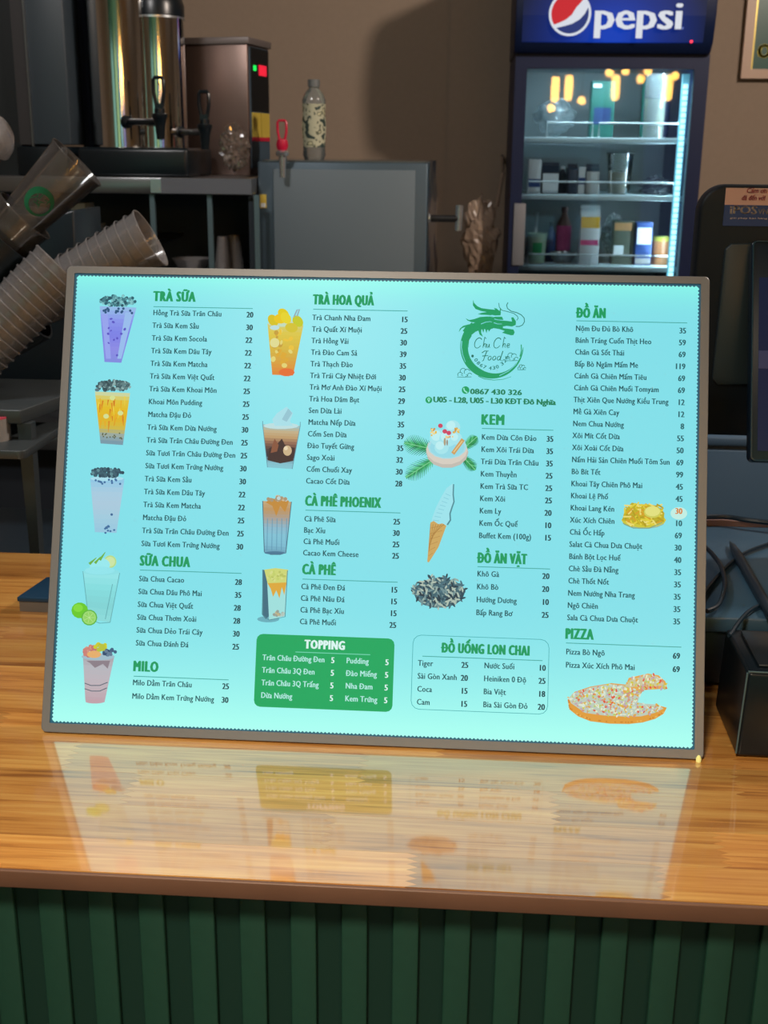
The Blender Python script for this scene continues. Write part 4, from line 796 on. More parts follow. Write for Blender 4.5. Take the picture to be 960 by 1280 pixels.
MB().lathe([(.0001, 0), (.011, .0), (.0155, .012), (.013, .026), (.0001, .030)], q+Vector((0, 0, .02)), n=20).build('tap_knob', redp, tp, smooth=True)
loop_handle(MB(), q+Vector((0, 0, .042)), .022, .05, .0032).build('tap_lever', redp, tp, smooth=True)
# chrome tap on the right side
q0 = at(541, 274, CY+.1); q1 = at(573, 274, CY+.04); q1 = Vector((q1.x, CY+.06, q1.z))
tb_ = thing('steel_tap', 'chrome lever tap on a black stem at the right side of the steel cooler', 'tap', (q1.x, q1.y, q1.z))
MB().cyl((cx1, CY+.06, q1.z), (q1.x, CY+.06, q1.z), .009).build('stem', blackp, tb_, smooth=True)
MB().cyl(q1+Vector((0, 0, -.03)), q1+Vector((.002, 0, .034)), .0085, .010).build('lever', chrome, tb_, smooth=True)
MB().lathe([(.012, 0), (.012, .006), (.0001, .006)], (cx1+.001, CY+.06, q1.z), (1, 0, 0)).build('flange', chrome, tb_, smooth=True)
# film over the cooler's side
q = at(549, 270, CY+.1)
R_ = random.Random(5); vs_ = []; nx_, nz_ = 6, 14
for j in range(nz_+1):
    for i in range(nx_+1): vs_.append((cx1+.003+.028*i/nx_*(0.4+.6*j/nz_)+R_.uniform(-.003, .003), CY+.02+.3*i/nx_, tz+.006-(tz-BEN-.05)*j/nz_+R_.uniform(-.006, .003)))
flm = MB().add(vs_, [(j*(nx_+1)+i, j*(nx_+1)+i+1, (j+1)*(nx_+1)+i+1, (j+1)*(nx_+1)+i) for j in range(nz_) for i in range(nx_)])
flm.build('side_film', glassy('side_film', (225, 232, 235), .55, .2, (120, 140, 150)), cool, closed=False)
# water bottle on the cooler
a = at(391, 99, CY+.12); h = a.z-tz-.004; r = (at(406, 150, CY+.12).x-at(376, 150, CY+.12).x)/2; c0 = (a.x, CY+.14, tz+.004)
wb = thing('water_bottle', 'clear plastic water bottle standing on top of the steel cooler', 'bottle', c0)
MB().lathe([(.0001, 0), (r*.8, 0), (r*.95, h*.06), (r*.9, h*.2), (r, h*.42), (r*.92, h*.6), (r*.98, h*.74), (r*.8, h*.82), (r*.40, h*.9), (r*.40, h*.95), (.0001, h*.95)], c0, n=28).build('bottle_wall', clearp, wb, smooth=True)
MB().lathe([(.0001, h*.91), (r*.5, h*.91), (r*.5, h*1.0), (.0001, h*1.0)], c0, n=20).build('cap', mat('grey_cap', (96, 100, 100), .5), wb, smooth=True)
lbm = bpy.data.materials.new('bottle_label'); lbm.use_nodes = True; nt = lbm.node_tree; b = nt.nodes['Principled BSDF']; N = nt.nodes.new; L = nt.links.new
tc = N('ShaderNodeTexCoord'); vr = N('ShaderNodeTexNoise'); vr.inputs['Scale'].default_value = 48; vr.inputs['Detail'].default_value = 1.5; L(tc.outputs['Object'], vr.inputs[0])
cr = N('ShaderNodeValToRGB'); cr.color_ramp.interpolation = 'CONSTANT'; e = cr.color_ramp.elements; e[0].color = (*lin((50, 66, 62)), 1); e[1].position = .43; e[1].color = (*lin((176, 176, 150)), 1); e.new(.60).color = (*lin((70, 76, 60)), 1); e.new(.66).color = (*lin((186, 184, 150)), 1)
L(vr.outputs[0], cr.inputs[0]); L(cr.outputs[0], b.inputs['Base Color']); b.inputs['Roughness'].default_value = .4
MB().lathe([(r*.93, h*.16), (r*.93, h*.2), (r*1.02, h*.42), (r*.94, h*.6), (r*.99, h*.70)], c0, n=28).build('wrap_label', lbm, wb, smooth=True, closed=False)
# ---- plastic bags hanging by the fridge
q = at(612, 300, 2.9); hang = crumple('hanging_bag', 'crumpled clear bags hanging between the steel cooler and the fridge', 'plastic bag', (q.x-.030, 2.95, q.z), (.080, .05, .175), glassy('hang_film', (228, 230, 228), .5, .22, (196, 172, 152), 1.5), seed=21, amp=.45)
MB().tube([(q.x+.02, 2.95, q.z+.10), (q.x+.04, 3.1, q.z+.20), (at(628, 195, 3.3).x, 3.358, at(628, 195, 3.3).z)], .006, 8).build('bag_neck', MATS['hang_film'], hang)
q = at(628, 195, 3.35); MB().cyl((q.x, 3.362, q.z), (q.x, 3.335, q.z), .004).build('wall_hook', blackp, hang)

# ---- equipment shelf with twin urns
EY = 2.02; ez = at(220, 222, EY).z; ex0 = -1.35; ex1 = cx0-.003
es_ = thing('equipment_shelf', 'stainless shelf unit on thin uprights carrying the twin urn', 'shelf', ((ex0+ex1)/2, EY+.25, BEN))
MB().span(ex0, ex1, EY, EY+.5, ez-.040, ez).build('shelf_top', steel, es_, bevel=.003)
for u in (193, 264, 322): 
    x = at(u, 290, EY+.02).x; MB().span(x-.006, x+.006, EY+.01, EY+.022, BEN, ez-.040).build('upright', mat('steel_post', (110, 135, 145), .35, metal=.6), es_)
MB().span(at(188, 222, EY).x, at(201, 222, EY).x, EY-.003, EY, ez-.037, ez-.004).build('corner_bracket', chrome, es_)
MB().span(ex0, ex1, EY+.46, EY+.47, BEN, ez-.04).build('back_board', mat('dark_board', (34, 48, 60), .6), es_)
MB().span(at(201, 222, EY).x, ex1, EY-.002, EY, ez-.038, ez-.002).build('front_strip', mat('greyed_strip', (92, 98, 106), .5), es_)
MB().span(ex1-.012, ex1, EY+.022, EY+.46, BEN, ez-.04).build('side_board', mat('dark_board', (34, 48, 60), .6), es_)
# urn base and bodies
ub = mat('urn_black', (10, 20, 26), .3)
ux0, ux1 = at(98, 200, EY+.02).x, at(236, 200, EY+.02).x; uz1 = at(150, 184, EY+.02).z
urn = thing('twin_drink_urn', 'twin chrome hot-drink urn on a black base tray with black taps', 'drink dispenser', ((ux0+ux1)/2, EY+.15, ez))
MB().span(ux0, ux1, EY+.01, EY+.30, ez, uz1).build('base_tray', ub, urn, bevel=.010, seg=3)
uc1 = Vector((at(151, 120, EY+.16).x, EY+.16, uz1)); ur1 = .079; uc2 = Vector((at(199, 120, EY+.20).x, EY+.20, uz1)); ur2 = .071
hz = mat('urn_chrome', (214, 216, 216), .09, metal=1)
b1 = MB().lathe([(.0001, 0), (ur1, 0), (ur1, .44), (.0001, .44)], uc1, n=48).build('urn_body', hz, urn, smooth=True)
b2_ = MB().lathe([(.0001, 0), (ur2, 0), (ur2, .315), (.0001, .315)], uc2, n=48).build('urn_body', hz, urn, smooth=True)
MB().lathe([(.0001, .395), (ur2*.7, .392), (ur2*.9, .375), (ur2*1.03, .345), (ur2*1.03, .315), (.0001, .315)], uc2, n=40).build('domed_lid', ub, b2_, smooth=True)
MB().lathe([(ur2*1.01, .313), (ur2*1.035, .313), (ur2*1.035, .318), (ur2*1.01, .318)], uc2, n=40).build('lid_trim', chrome, b2_, smooth=True)
MB().lathe([(.0001, .47), (ur1*.9, .465), (ur1*1.03, .44), (.0001, .44)], uc1, n=40).build('domed_lid', ub, b1, smooth=True)
# dark moulded housing that wraps the left side of the big urn
hs = MB().lathe([(ur1+.002, 0), (ur1+.016, 0), (ur1+.016, .44), (ur1+.002, .44)], uc1, n=24, a0=math.radians(70), a1=math.radians(194)); hs.build('side_shell', mat('shell_grey', (44, 50, 62), .35), b1, smooth=True)
hs = MB().lathe([(ur1+.016, 0), (ur1+.028, 0), (ur1+.028, .44), (ur1+.016, .44)], uc1, n=24, a0=math.radians(74), a1=math.radians(178)); hs.build('outer_shell', ub, b1, smooth=True)
tg = glassy('sight_glass', (230, 235, 235), .5, .05, (170, 200, 200))
def urn_tap(parent, cbase, bodyc, lev):
    d = (bodyc-cbase); t = MB().cyl(cbase, bodyc, .008).cyl(cbase, cbase+d.normalized()*.014, .017, .014).build('tap_shank', ub, parent, smooth=True)
    MB().lathe([(.0001, -.042), (.0095, -.042), (.013, -.008), (.0165, .006), (.019, .010), (.019, .018), (.013, .020), (.013, .030), (.0001, .032)], bodyc, n=20).build('tap_valve', ub, t, smooth=True)
    mb = MB(); mb.span(bodyc.x-.010, bodyc.x+.010, bodyc.y-.008, bodyc.y+.008, bodyc.z+.028, bodyc.z+.042); loop_handle(mb, bodyc+Vector((0, 0, .036)), .025, lev, .0048); mb.build('tap_lever', ub, t, smooth=True)
T1 = at(200, 152, EY-.0); urn_tap(b1, Vector((uc1.x+.03, uc1.y-.07, T1.z)), T1, .066)
T2 = at(256, 165, EY+.08); urn_tap(b2_, Vector((uc2.x+.055, uc2.y-.03, T2.z)), T2, .060)
# dark grey machine left of the urn
mx0, mx1 = at(21, 100, EY+.05).x, at(84, 100, EY+.05).x; mz0 = at(60, 178, EY+.05).z
mch = thing('tall_grey_machine', 'tall dark grey drinks machine at the top left corner beside the urn', 'drinks machine', ((mx0+mx1)/2, EY+.2, ez))
MB().span(mx0, mx1, EY+.05, EY+.4, uz1+.004, ez+.62).build('machine_body', mat('machine_grey', (50, 60, 68), .45), mch, bevel=.004)
MB().span(mx0-.001, mx0+.030, EY+.042, EY+.052, uz1+.004, ez+.62).build('side_trim', mat('machine_trim', (44, 42, 44), .5), mch)
MB().span(mx0+.031, mx0+.034, EY+.040, EY+.05, uz1-.01, ez+.62).build('edge_strip', steel, mch)
MB().span(mx0-.001, mx1, EY+.012, EY+.30, ez, uz1).build('machine_base', ub, mch, bevel=.004)
MB().span(mx0-.20, mx0-.003, EY+.06, EY+.38, ez, ez+.62).build('side_column', mat('near_black', (16, 22, 26), .5), mch)
# ---- sealed steel box (ice machine) right of the urn
iz0 = ez; A_ = at(224, 222, EY+.36); B_ = at(312, 222, EY+.31); C_ = at(338, 222, EY+.48); top = at(312, 55, EY+.31).z
A_, B_, C_ = [Vector((p_.x, p_.y, iz0)) for p_ in (A_, B_, C_)]; D_ = A_+(C_-B_)
ice = thing('steel_ice_machine', 'square steel machine with a control strip and yellow sticker behind the urn taps', 'ice machine', (A_+B_+C_+D_)/4)
brz = mat('warm_steel', (128, 108, 100), .36, metal=.75, bump=.1, bscale=25)
MB().prism([A_, B_, C_, D_], (0, 0, top-iz0)).build('steel_casing', brz, ice, bevel=.002)
cc = (A_+C_)/2; lid = [cc+(p_-cc)*1.07 for p_ in (A_, B_, C_, D_)]
MB().prism([p_+Vector((0, 0, top-iz0)) for p_ in lid], (0, 0, .018)).build('lid_plate', mat('lid_grey', (120, 112, 110), .45, metal=.4), ice, bevel=.002)
e_ = (C_-B_).normalized(); nrm = Vector((e_.y, -e_.x, 0))
def sidep(t0, t1, z0, z1, m, name, off=.003):
    L_ = (C_-B_).length; p0 = B_+e_*L_*t0; p1 = B_+e_*L_*t1
    return MB().prism([p0+Vector((0, 0, z0-iz0)), p1+Vector((0, 0, z0-iz0)), p1+Vector((0, 0, z1-iz0)), p0+Vector((0, 0, z1-iz0))], nrm*off).build(name, m, ice)
H_ = top-iz0
sidep(.08, .95, iz0+.02, top-.004, mat('control_strip', (60, 78, 92), .5), 'control_strip'); sidep(.10, .92, iz0+H_*.50, top-.006, mat('control_black', (14, 18, 22), .3), 'control_panel', .005)
sidep(.45, .80, iz0+H_*.78, iz0+H_*.86, mat('red_display', (230, 40, 60), .4, emit=(230, 30, 60), es=.7), 'red_display', .006); sidep(.20, .32, iz0+H_*.81, iz0+H_*.85, mat('green_led', (30, 220, 90), .4, emit=(30, 240, 90), es=1), 'green_indicator', .006)
sidep(.12, .50, iz0+H_*.30, iz0+H_*.49, MATS['sticker_yellow'], 'yellow_sticker', .0055); sidep(.54, .92, iz0+H_*.30, iz0+H_*.49, MATS['sticker_yellow'], 'yellow_sticker', .0055); sidep(.12, .92, iz0+H_*.27, iz0+H_*.30, redp, 'red_sticker_edge', .0055)
q = at(290, 200, EY+.12); crumple('film_bundle', 'shiny crumpled clear film in front of the steel machine, right of the urn', 'plastic bag', (q.x+.005, EY+.13, ez+.073), (.056, .04, .078), glassy('shiny_film', (240, 240, 236), .78, .06, (170, 150, 138), 2.0), seed=14, amp=.5, n=30, base=ez+.001)
# things inside the shelf unit
def boxthing(name, label, cat, u0, u1, vt, Y, base, m, dp=.08, group=None):
    a, b_ = at(u0, vt, Y), at(u1, vt, Y); t = thing(name, label, cat, ((a.x+b_.x)/2, Y+dp/2, base), group=group)
    MB().span(a.x, b_.x, Y, Y+dp, base, a.z).build('carton_body', m, t, bevel=.002); return t, a.z
foam = mat('foam_grey', (205, 218, 224), .6)
bz = at(100, 300, EY+.1).z
# inner shelf board
MB().span(ex0, at(190, 290, EY+.1).x, EY+.05, EY+.45, bz-.012, bz).build('inner_board', steelb, es_)
t, za = boxthing('foam_box', 'pale box beneath the smaller one inside the shelf, left of cup stacks', 'box', 86, 121, 280, EY+.1, bz, foam)
t, zb = boxthing('foam_box', 'small pale upright box on top of the wider pale box in the shelf', 'box', 88, 106, 254, EY+.1, za, foam)
zz0 = at(300, 344, EY+.1).z
MB().span(at(198, 290, EY+.1).x, ex1-.013, EY+.05, EY+.45, zz0-.012, zz0).build('inner_board', steelb, es_)
cupm = glassy('cup_plastic', (238, 238, 238), .74, .12, (214, 210, 210), 1.5); cupc = glassy('clear_cup_plastic', (240, 242, 242), .90, .08, (190, 184, 180), 1.5)
for i, (u, vt) in enumerate(((276, 296), (290, 294))):
    q = at(u, vt, EY+.12+.03*i); t = thing('clear_cup', ['clear upturned cup nearest the upright inside the shelf unit', 'clear upturned cup beside the other one, under the steel machine'][i], 'cup', (q.x, q.y+.03, zz0)); hh_ = q.z-zz0
    MB().lathe([(.027, 0), (.026, .002), (.015, hh_), (.0001, hh_), (.0001, hh_-.002), (.0145, hh_-.002), (.0255, .002), (.027, 0)], (q.x, q.y+.03, zz0), n=24).build('cup_wall', cupm, t, smooth=True)
q = at(235, 330, EY+.1); t = thing('glass_dish', 'shallow clear dish inside the shelf unit just above the menu board', 'dish', (q.x, q.y+.05, zz0))
dh = at(235, 325, EY+.1).z-zz0
MB().lathe([(.0001, 0), (.03, 0), (.052, dh), (.054, dh), (.031, -.0), (.0001, .003)], (q.x, q.y+.05, zz0+.0005), n=30).build('dish_wall', cupm, t, smooth=True)

# ================================================================== CUP DISPENSER ON THE LEFT
PYY = .62; pc = at(25, 513, PYY); pz = pc.z
stand = thing('metal_stand', 'grey metal stand with splayed legs under the tilted cup dispenser', 'stand', (pc.x-.2, PYY+.25, BEN))
mg = mat('stand_grey', (78, 86, 90), .4, metal=.5)
far = at(96, 487, 1.0); far = onz(130, 476, pz)
MB().prism([(pc.x-.42, PYY, pz-.020), (pc.x, PYY, pz-.020), (far.x, far.y, pz-.020), (pc.x-.42, far.y, pz-.020)], (0, 0, .020)).build('stand_top', mg, stand, bevel=.0015)
lg0 = at(31, 522, PYY+.01); lg1 = at(46, 700, PYY+.01); dz = (lg0-lg1); k_ = (lg0.z-BEN-.001)/dz.z; l2 = lg0-dz*k_
def leg(a, b_, w_=.010):
    return MB().hexa([a+Vector(v) for v in ((-w_, 0, 0), (w_, 0, 0), (w_, .02, 0), (-w_, .02, 0))], [b_+Vector(v) for v in ((-w_*.5, 0, 0), (w_*.5, 0, 0), (w_*.5, .02, 0), (-w_*.5, .02, 0))]).build('leg', mg, stand)
leg(Vector((lg0.x, PYY+.004, pz-.02)), Vector((l2.x, PYY+.004, BEN))); leg(Vector((far.x-.03, far.y-.03, pz-.02)), Vector((far.x, far.y-.03, BEN)))
leg(Vector((pc.x-.38, PYY+.004, pz-.02)), Vector((pc.x-.4, PYY+.004, BEN)))
pa = at(37, 552, PYY-.05); sb = at(36, 562, PYY-.05)
MB().prism([(x, y, sb.z-.012) for x, y in rrect(pc.x-.42, at(37, 560, PYY-.04).x, PYY-.06, PYY+.12, .012)], (0, 0, .012)).build('side_platform', mg, stand, bevel=.001)
rl = at(2, 560, PYY-.02); pr = thing('tape_roll', 'small white roll with a pink rim on the stand platform at left edge', 'roll', (rl.x, PYY+.01, sb.z))
MB().lathe([(.008, 0), (.022, 0), (.022, .032), (.008, .032), (.008, 0)], (at(-6, 560, PYY).x, PYY+.005, sb.z), n=28).build('roll_body', mat('roll_white', (150, 146, 144), .5), pr, smooth=True)
MB().lathe([(.009, .0321), (.0215, .0321), (.0215, .0345), (.009, .0345), (.009, .0321)], (at(-6, 560, PYY).x, PYY+.005, sb.z), n=28).build('pink_rim', mat('rim_pink', (206, 76, 98), .5), pr, smooth=True)
# dispenser housing
darkh = mat('dispenser_dark', (22, 34, 42), .35)
disp = thing('cup_dispenser', 'dark tilted cup dispenser tubes on the metal stand', 'cup dispenser', (pc.x-.12, .95, pz))
hb = MB(); yq = .95
def W2(u, v, Y=yq): return at(u, v, Y)
hb.prism([W2(u, v, 1.10) for u, v in ((-90, 505), (-90, 300), (5, 262), (60, 272), (92, 262), (96, 330), (130, 480))], (0, .16, 0))
hb = hb.build('housing', darkh, disp, bevel=.004)
hbz = min((WM[disp] @ v.co).z for v in hb.data.vertices)
def axis_dir(du, dv, tow):            # image direction + lean towards the viewer
    d = rt*du-up*dv; d.normalize(); return (d*math.cos(tow)-fw*math.sin(tow)).normalized()
def frame_mat(org, ax): 
    z = ax.normalized(); x = z.cross(Vector((0, 0, 1))).normalized(); y = z.cross(x); return Matrix(((x.x, y.x, z.x, org.x), (x.y, y.y, z.y, org.y), (x.z, y.z, z.z, org.z), (0, 0, 0, 1)))
R_M = .0455
def cup_mesh(L_=.125, r1=R_M, r0=.029):
    return MB().lathe([(.0001, -L_), (r0, -L_), (r0+(r1-r0)*.12, -L_+.004), (r1-.0008, -.006), (r1, -.004), (r1+.0010, -.0035), (r1+.0016, -.0015), (r1+.0010, 0), (r1-.0005, -.0008), (r1-.0018, -.006), (r0-.0006, -L_+.003), (.0001, -L_+.002)], (0, 0, 0), n=36)
ORD = ['first', 'second', 'third', 'fourth', 'fifth', 'sixth', 'seventh', 'eighth', 'ninth', 'tenth', 'eleventh', 'twelfth', 'thirteenth', 'fourteenth', 'fifteenth', 'sixteenth', 'seventeenth', 'eighteenth']
def cups(label_fn, rim_uv, Y, du, dv, tow, n, step, cup_len, grp):
    o0 = at(*rim_uv, Y); ax = axis_dir(du, dv, tow); proto = None; res_ = []
    for i in range(n):
        M = frame_mat(o0-ax*step*i, ax)
        if proto is None:
            proto = cup_mesh(cup_len).build('clear_plastic_cup', cupc if cup_len > .14 else cupm, smooth=True); o = proto
        else: o = proto.copy(); C.objects.link(o)
        o.matrix_world = M; WM[o] = M; o['category'] = 'cup'; o['label'] = label_fn(i); o['group'] = grp; res_.append((o, M))
    return res_, o0, ax
def tube_of(org, ax, a, b_, r, nm='holder_tube'): 
    return MB().lathe([(r, a), (r+.004, a), (r+.004, b_), (r, b_), (r, a)], org, ax, 32).build(nm, darkh, disp, smooth=True)
s1, o1, a1 = cups(lambda i: 'large clear cup with a green round print, foremost at upper left' if i == 0 else 'clear cup holding the bottom of the green-printed cup, mostly in the dark tube', (97, 202), .80, .70, -.66, .12, 2, .112, .15, 'clear cups in the upper tilted stack')
# green round print on the first cup
m0, M0 = s1[0]; gp = MB()
def cone_pt(s_, t_, lift=.0012):      # s around, t along axis from rim
    L_ = .15; rr = R_M+(.029-R_M)*(-t_/L_)+lift; a = th0+s_/rr; return Vector((rr*math.cos(a), rr*math.sin(a), t_))
vd = (M0.inverted().to_3x3() @ (CP-M0.translation)).normalized(); th0 = math.atan2(vd.y, vd.x)
for i in range(28):
    t0, t1 = 2*math.pi*i/28, 2*math.pi*(i+1)/28; f = lambda t: .0155+.0035*math.sin(t*1+2.2)
    gp.add([cone_pt(.022*math.cos(t0), -.078+.022*math.sin(t0)), cone_pt(.022*math.cos(t1), -.078+.022*math.sin(t1)), cone_pt(f(t1)*math.cos(t1), -.078+f(t1)*math.sin(t1)), cone_pt(f(t0)*math.cos(t0), -.078+f(t0)*math.sin(t0))], [(0, 1, 2, 3)])
rr_ = random.Random(2)
for _ in range(9):
    x, y = rr_.uniform(-.010, .010), rr_.uniform(-.010, .010); a = rr_.uniform(0, 3.1); dx, dy = .005*math.cos(a), .005*math.sin(a)
    gp.add([cone_pt(x-dx-dy*.12, -.078+y-dy+dx*.12), cone_pt(x-dx+dy*.12, -.078+y-dy-dx*.12), cone_pt(x+dx+dy*.12, -.078+y+dy-dx*.12), cone_pt(x+dx-dy*.12, -.078+y+dy+dx*.12)], [(0, 1, 2, 3)])
gp.build('green_print', mat('cup_green', (16, 110, 70), .5), m0, local=True, closed=False)
s2, o2, a2 = cups(lambda i: 'outermost clear cup of the ribbed stack lying above the menu board' if i == 0 else ORD[i]+' clear cup from the open end of the stack above the menu board', (189, 297), .80, .885, -.47, .12, 9, .0165, .125, 'clear cups in the middle tilted stack')
s3, o3, a3 = cups(lambda i: 'uppermost clear cup of the long ribbed stack left of the menu board' if i == 0 else ORD[i]+' clear cup from the top of the long ribbed stack left of the menu board', (76, 334), .76, .69, -.72, -.05, 15, .0135, .125, 'clear cups in the lower tilted stack')
tube_of(o1, a1, -.26, -.155, .050); tube_of(o2, a2, -.34, -.215, .050)
q = at(0, 168, .85); t = thing('clear_dome', 'clear dome lid just showing at the left edge above the cups', 'lid', q); M = frame_mat(at(-10, 170, .85), axis_dir(.8, -.3, .3))
MB().lathe([(.038, 0), (.040, .002), (.034, .014), (.022, .024), (.0001, .027), (.0001, .025), (.021, .022), (.033, .013), (.038, 0)], M.translation, M.col[2].xyz, 28).build('dome', cupm, t, smooth=True)
# bench behind the counter that carries the stand
bn = thing('prep_bench', 'dark work bench behind the counter under the metal stand', 'bench', (-.7, .9, 0))
MB().span(-1.35, -.12, .56, 1.35, BEN-.03, BEN).build('bench_top', mat('bench_dark', (40, 52, 62), .4), bn, bevel=.002)
MB().span(-1.3, -.16, .6, 1.3, .0, BEN-.03).build('bench_body', mat('cabinet_dark', (44, 50, 58), .5), bn)
# ---- dark blue tablet case on the counter at left
a, b_, c_ = onz(27, 766, CT), onz(61, 727, CT), None
tab = thing('blue_folder', 'dark blue folder with grey edges lying on the counter behind the menu board', 'folder', (a.x+.1, a.y+.08, CT))
dirx = Vector((1, -.02, 0)); 
f0 = onz(25, 764, CT); f1 = onz(56, 768, CT); b0 = onz(60, 728, CT+.012)
P0 = Vector((f0.x, f0.y, CT)); P1 = P0+Vector((.24, -.004, 0)); P3 = Vector((b0.x, b0.y, CT)); P2 = P3+(P1-P0)
MB().prism([P0, P1, P2, P3], (0, 0, .013)).build('pages', mat('folder_grey', (110, 104, 100), .6), tab)
up2 = Vector((0, 0, .013)); ex = [P0+Vector((-.002, -.002, 0)), P1+Vector((.002, -.002, 0)), P2+Vector((.002, .002, 0)), P3+Vector((-.002, .002, 0))]
MB().prism([p_+up2 for p_ in ex], (0, 0, .006)).build('cover', mat('folder_blue', (24, 62, 92), .35), tab, bevel=.0015)

# ================================================================== RIGHT SIDE: TILL
DZ = 1.08
d0 = onz(884, 768, DZ); d1 = onz(884, 656, DZ); dx0 = .275
drw = thing('cash_drawer', 'low black cash drawer with a blue-grey top at right of the counter', 'cash drawer', (dx0+.21, .32, CT))
MB().span(dx0, dx0+.44, d0.y, d1.y, CT+.004, DZ-.018).build('drawer_body', mat('drawer_black', (20, 30, 38), .4), drw, bevel=.003)
MB().span(dx0-.004, dx0+.444, d0.y-.006, d1.y+.004, DZ-.018, DZ).build('drawer_lid', mat('drawer_lid', (56, 88, 112), .4), drw, bevel=.003)
for x in (dx0+.03, dx0+.41):
    for y in (d0.y+.03, d1.y-.03): MB().cyl((x, y, CT), (x, y, CT+.005), .012).build('foot', blackp, drw)
e1 = onz(890, 655, DZ+.012); MB().span(dx0, dx0+.44, d1.y-.004, d1.y+.006, DZ, DZ+.007).build('back_lip', mat('lip_pink', (150, 118, 112), .5), drw)
# printer
pf0 = onz(919, 948, CT); pb0 = onz(890, 878, CT); dirn = (pb0-pf0); dirn.z = 0; pw_ = .15
side = Vector((dirn.y, -dirn.x, 0)).normalized(); dn = dirn.normalized(); front = (side*.92+Vector((.15, 0, 0))).normalized()
pz1 = at(928, 842, pf0.y).z
prt = thing('receipt_printer', 'glossy black receipt printer in front of the cash drawer at right edge', 'printer', (pf0.x+.06, pf0.y+.06, CT))
F0 = Vector((pf0.x, pf0.y, CT+.002)); F1 = F0+front*.14; B0 = F0+dn*.105; B1 = F1+dn*.105
up3 = Vector((0, 0, pz1-CT-.002)); ins = Vector((.004, .003, 0))
MB().hexa([F0, F1, B1, B0], [F0+up3+ins, F1+up3, B1+up3, B0+up3+ins]).build('printer_body', mat('printer_black', (10, 22, 30), .3, spec=.35), prt, bevel=.004, seg=3)
MB().prism([F0+up3+ins+front*.012+dn*.012, F1+up3+dn*.012, B1+up3-dn*.012, B0+up3+ins+front*.012-dn*.012], (0, 0, .003)).build('printer_lid', mat('printer_lid', (24, 32, 38), .3), prt, bevel=.001)
MB().tube([F0+up3+ins+Vector((0, -.0005, .001)), F1+up3+Vector((0, -.0005, .001))], .0009, 6).tube([F0+Vector((0, -.0008, .004)), F0+up3+ins+Vector((-.0006, -.0008, 0))], .0009, 6).build('edge_trim', mat('trim_teal', (70, 96, 104), .3), prt)
# POS terminal, seen from behind
TY = .36
pos = thing('pos_terminal', 'black till screen seen from behind, with a pink and blue sticker', 'till', (.5, .33, DZ))
tl = at(868, 340, TY); zt = at(930, 231, TY).z; zb = at(930, 545, TY).z; xl = at(866, 400, TY).x
sh_ = MB().prism([(x, TY, z) for x, z in rrect(at(874, 300, TY).x-.002, at(874, 300, TY).x+.36, zb, zt, .030, 8)], (0, .03, 0)).build('screen_shell', mat('shell_black', (8, 20, 30), .5, spec=.3), pos, bevel=.003)
pl = MB().prism([at(u, v, TY-.006) for u, v in ((907, 312), (915, 305), (956, 304), (956, 480), (897, 481), (891, 474))], (0, .008, 0)).build('back_plate', mat('plate_grey', (38, 52, 58), .45), pos, bevel=.001)
a = at(908, 233, TY-.001); b_ = at(962, 283, TY-.001); md = at(908, 256, TY-.001).z; x2 = a.x+.075
stk = MB().span(a.x, x2, TY-.0012, TY+.001, md, a.z-.0015).build('sticker_top', mat('sticker_pink', (222, 182, 172), .5), pos)
MB().span(a.x, x2, TY-.0012, TY+.001, b_.z, md).build('sticker_base', mat('sticker_blue', (24, 66, 130), .45), pos)
Mt = lambda p_: Vector((p_.x, TY-.0022, p_.y))-WM[pos].translation
inkr = mat('red_ink', (190, 60, 90), .5); inkw = mat('white_ink', (228, 214, 206), .5)
q = at(932, 241, TY); text('Cảm ơn quý', q.x, q.z, .0052, 'r', None, xs=.9, M=Mt, slant=.2, bold=.015); q = at(926, 250, TY); text('đã đến với', q.x, q.z, .0052, 'r', None, xs=.8, M=Mt, slant=.2, bold=.015)
q = at(912, 267, TY); text('iPOS', q.x, q.z, .0082, 'w', None, fit=.0285, M=Mt, bold=.02); text('VN', q.x+.0298, q.z, .0055, 'w', None, fit=.0105, M=Mt, bold=.01)
q = at(912, 272, TY); text('giải pháp bán hàng', q.x, q.z-.001, .0016, 'w', None, fit=.040, M=Mt)
flush_text({'r': ('handwriting', inkr, stk), 'w': ('sticker_lettering', inkw, pos)})
nk = MB().hexa([(.53, .32, DZ+.012), (.63, .32, DZ+.012), (.63, .37, DZ+.012), (.53, .37, DZ+.012)], [(.53, TY+.028, zb+.06), (.63, TY+.028, zb+.06), (.63, TY+.05, zb+.06), (.53, TY+.05, zb+.06)]).build('neck', blackp, pos)
MB().span(.50, .70, .24, .42, DZ, DZ+.014).build('stand_foot', blackp, pos, bevel=.004)
# second screen that faces the customer
SB = at(937, 577, .27); ST = at(940, 300, .345); exs = Vector((1, 0, 0)); eu = (ST-SB); hh2 = eu.length; eu.normalize(); en = exs.cross(eu).normalized()
SQ = lambda x, z, d=0: SB+exs*x+eu*z+en*d          # along the leaned screen
cs = MB().prism([SQ(x, z) for x, z in rrect(0, .26, 0, hh2, .006, 4)], -en*.016).build('customer_screen', mat('screen_black', (14, 32, 48), .25), pos, bevel=.0015)
if (CP-SB).dot(en) < 0: en = -en
MB().prism([SQ(x, z, .0004) for x, z in ((.008, .012), (.25, .012), (.25, hh2*.83), (.008, hh2*.83))], en*.001).build('screen_glass', mat('screen_face', (22, 36, 62), .12, emit=(26, 40, 78), es=.3), cs)
MB().prism([SQ(x, z, .0015) for x, z in ((.008, hh2*.42), (.25, hh2*.42), (.25, hh2*.50), (.008, hh2*.50))], en*.0005).build('screen_band', mat('screen_band', (40, 54, 90), .3, emit=(40, 56, 96), es=.3), cs)
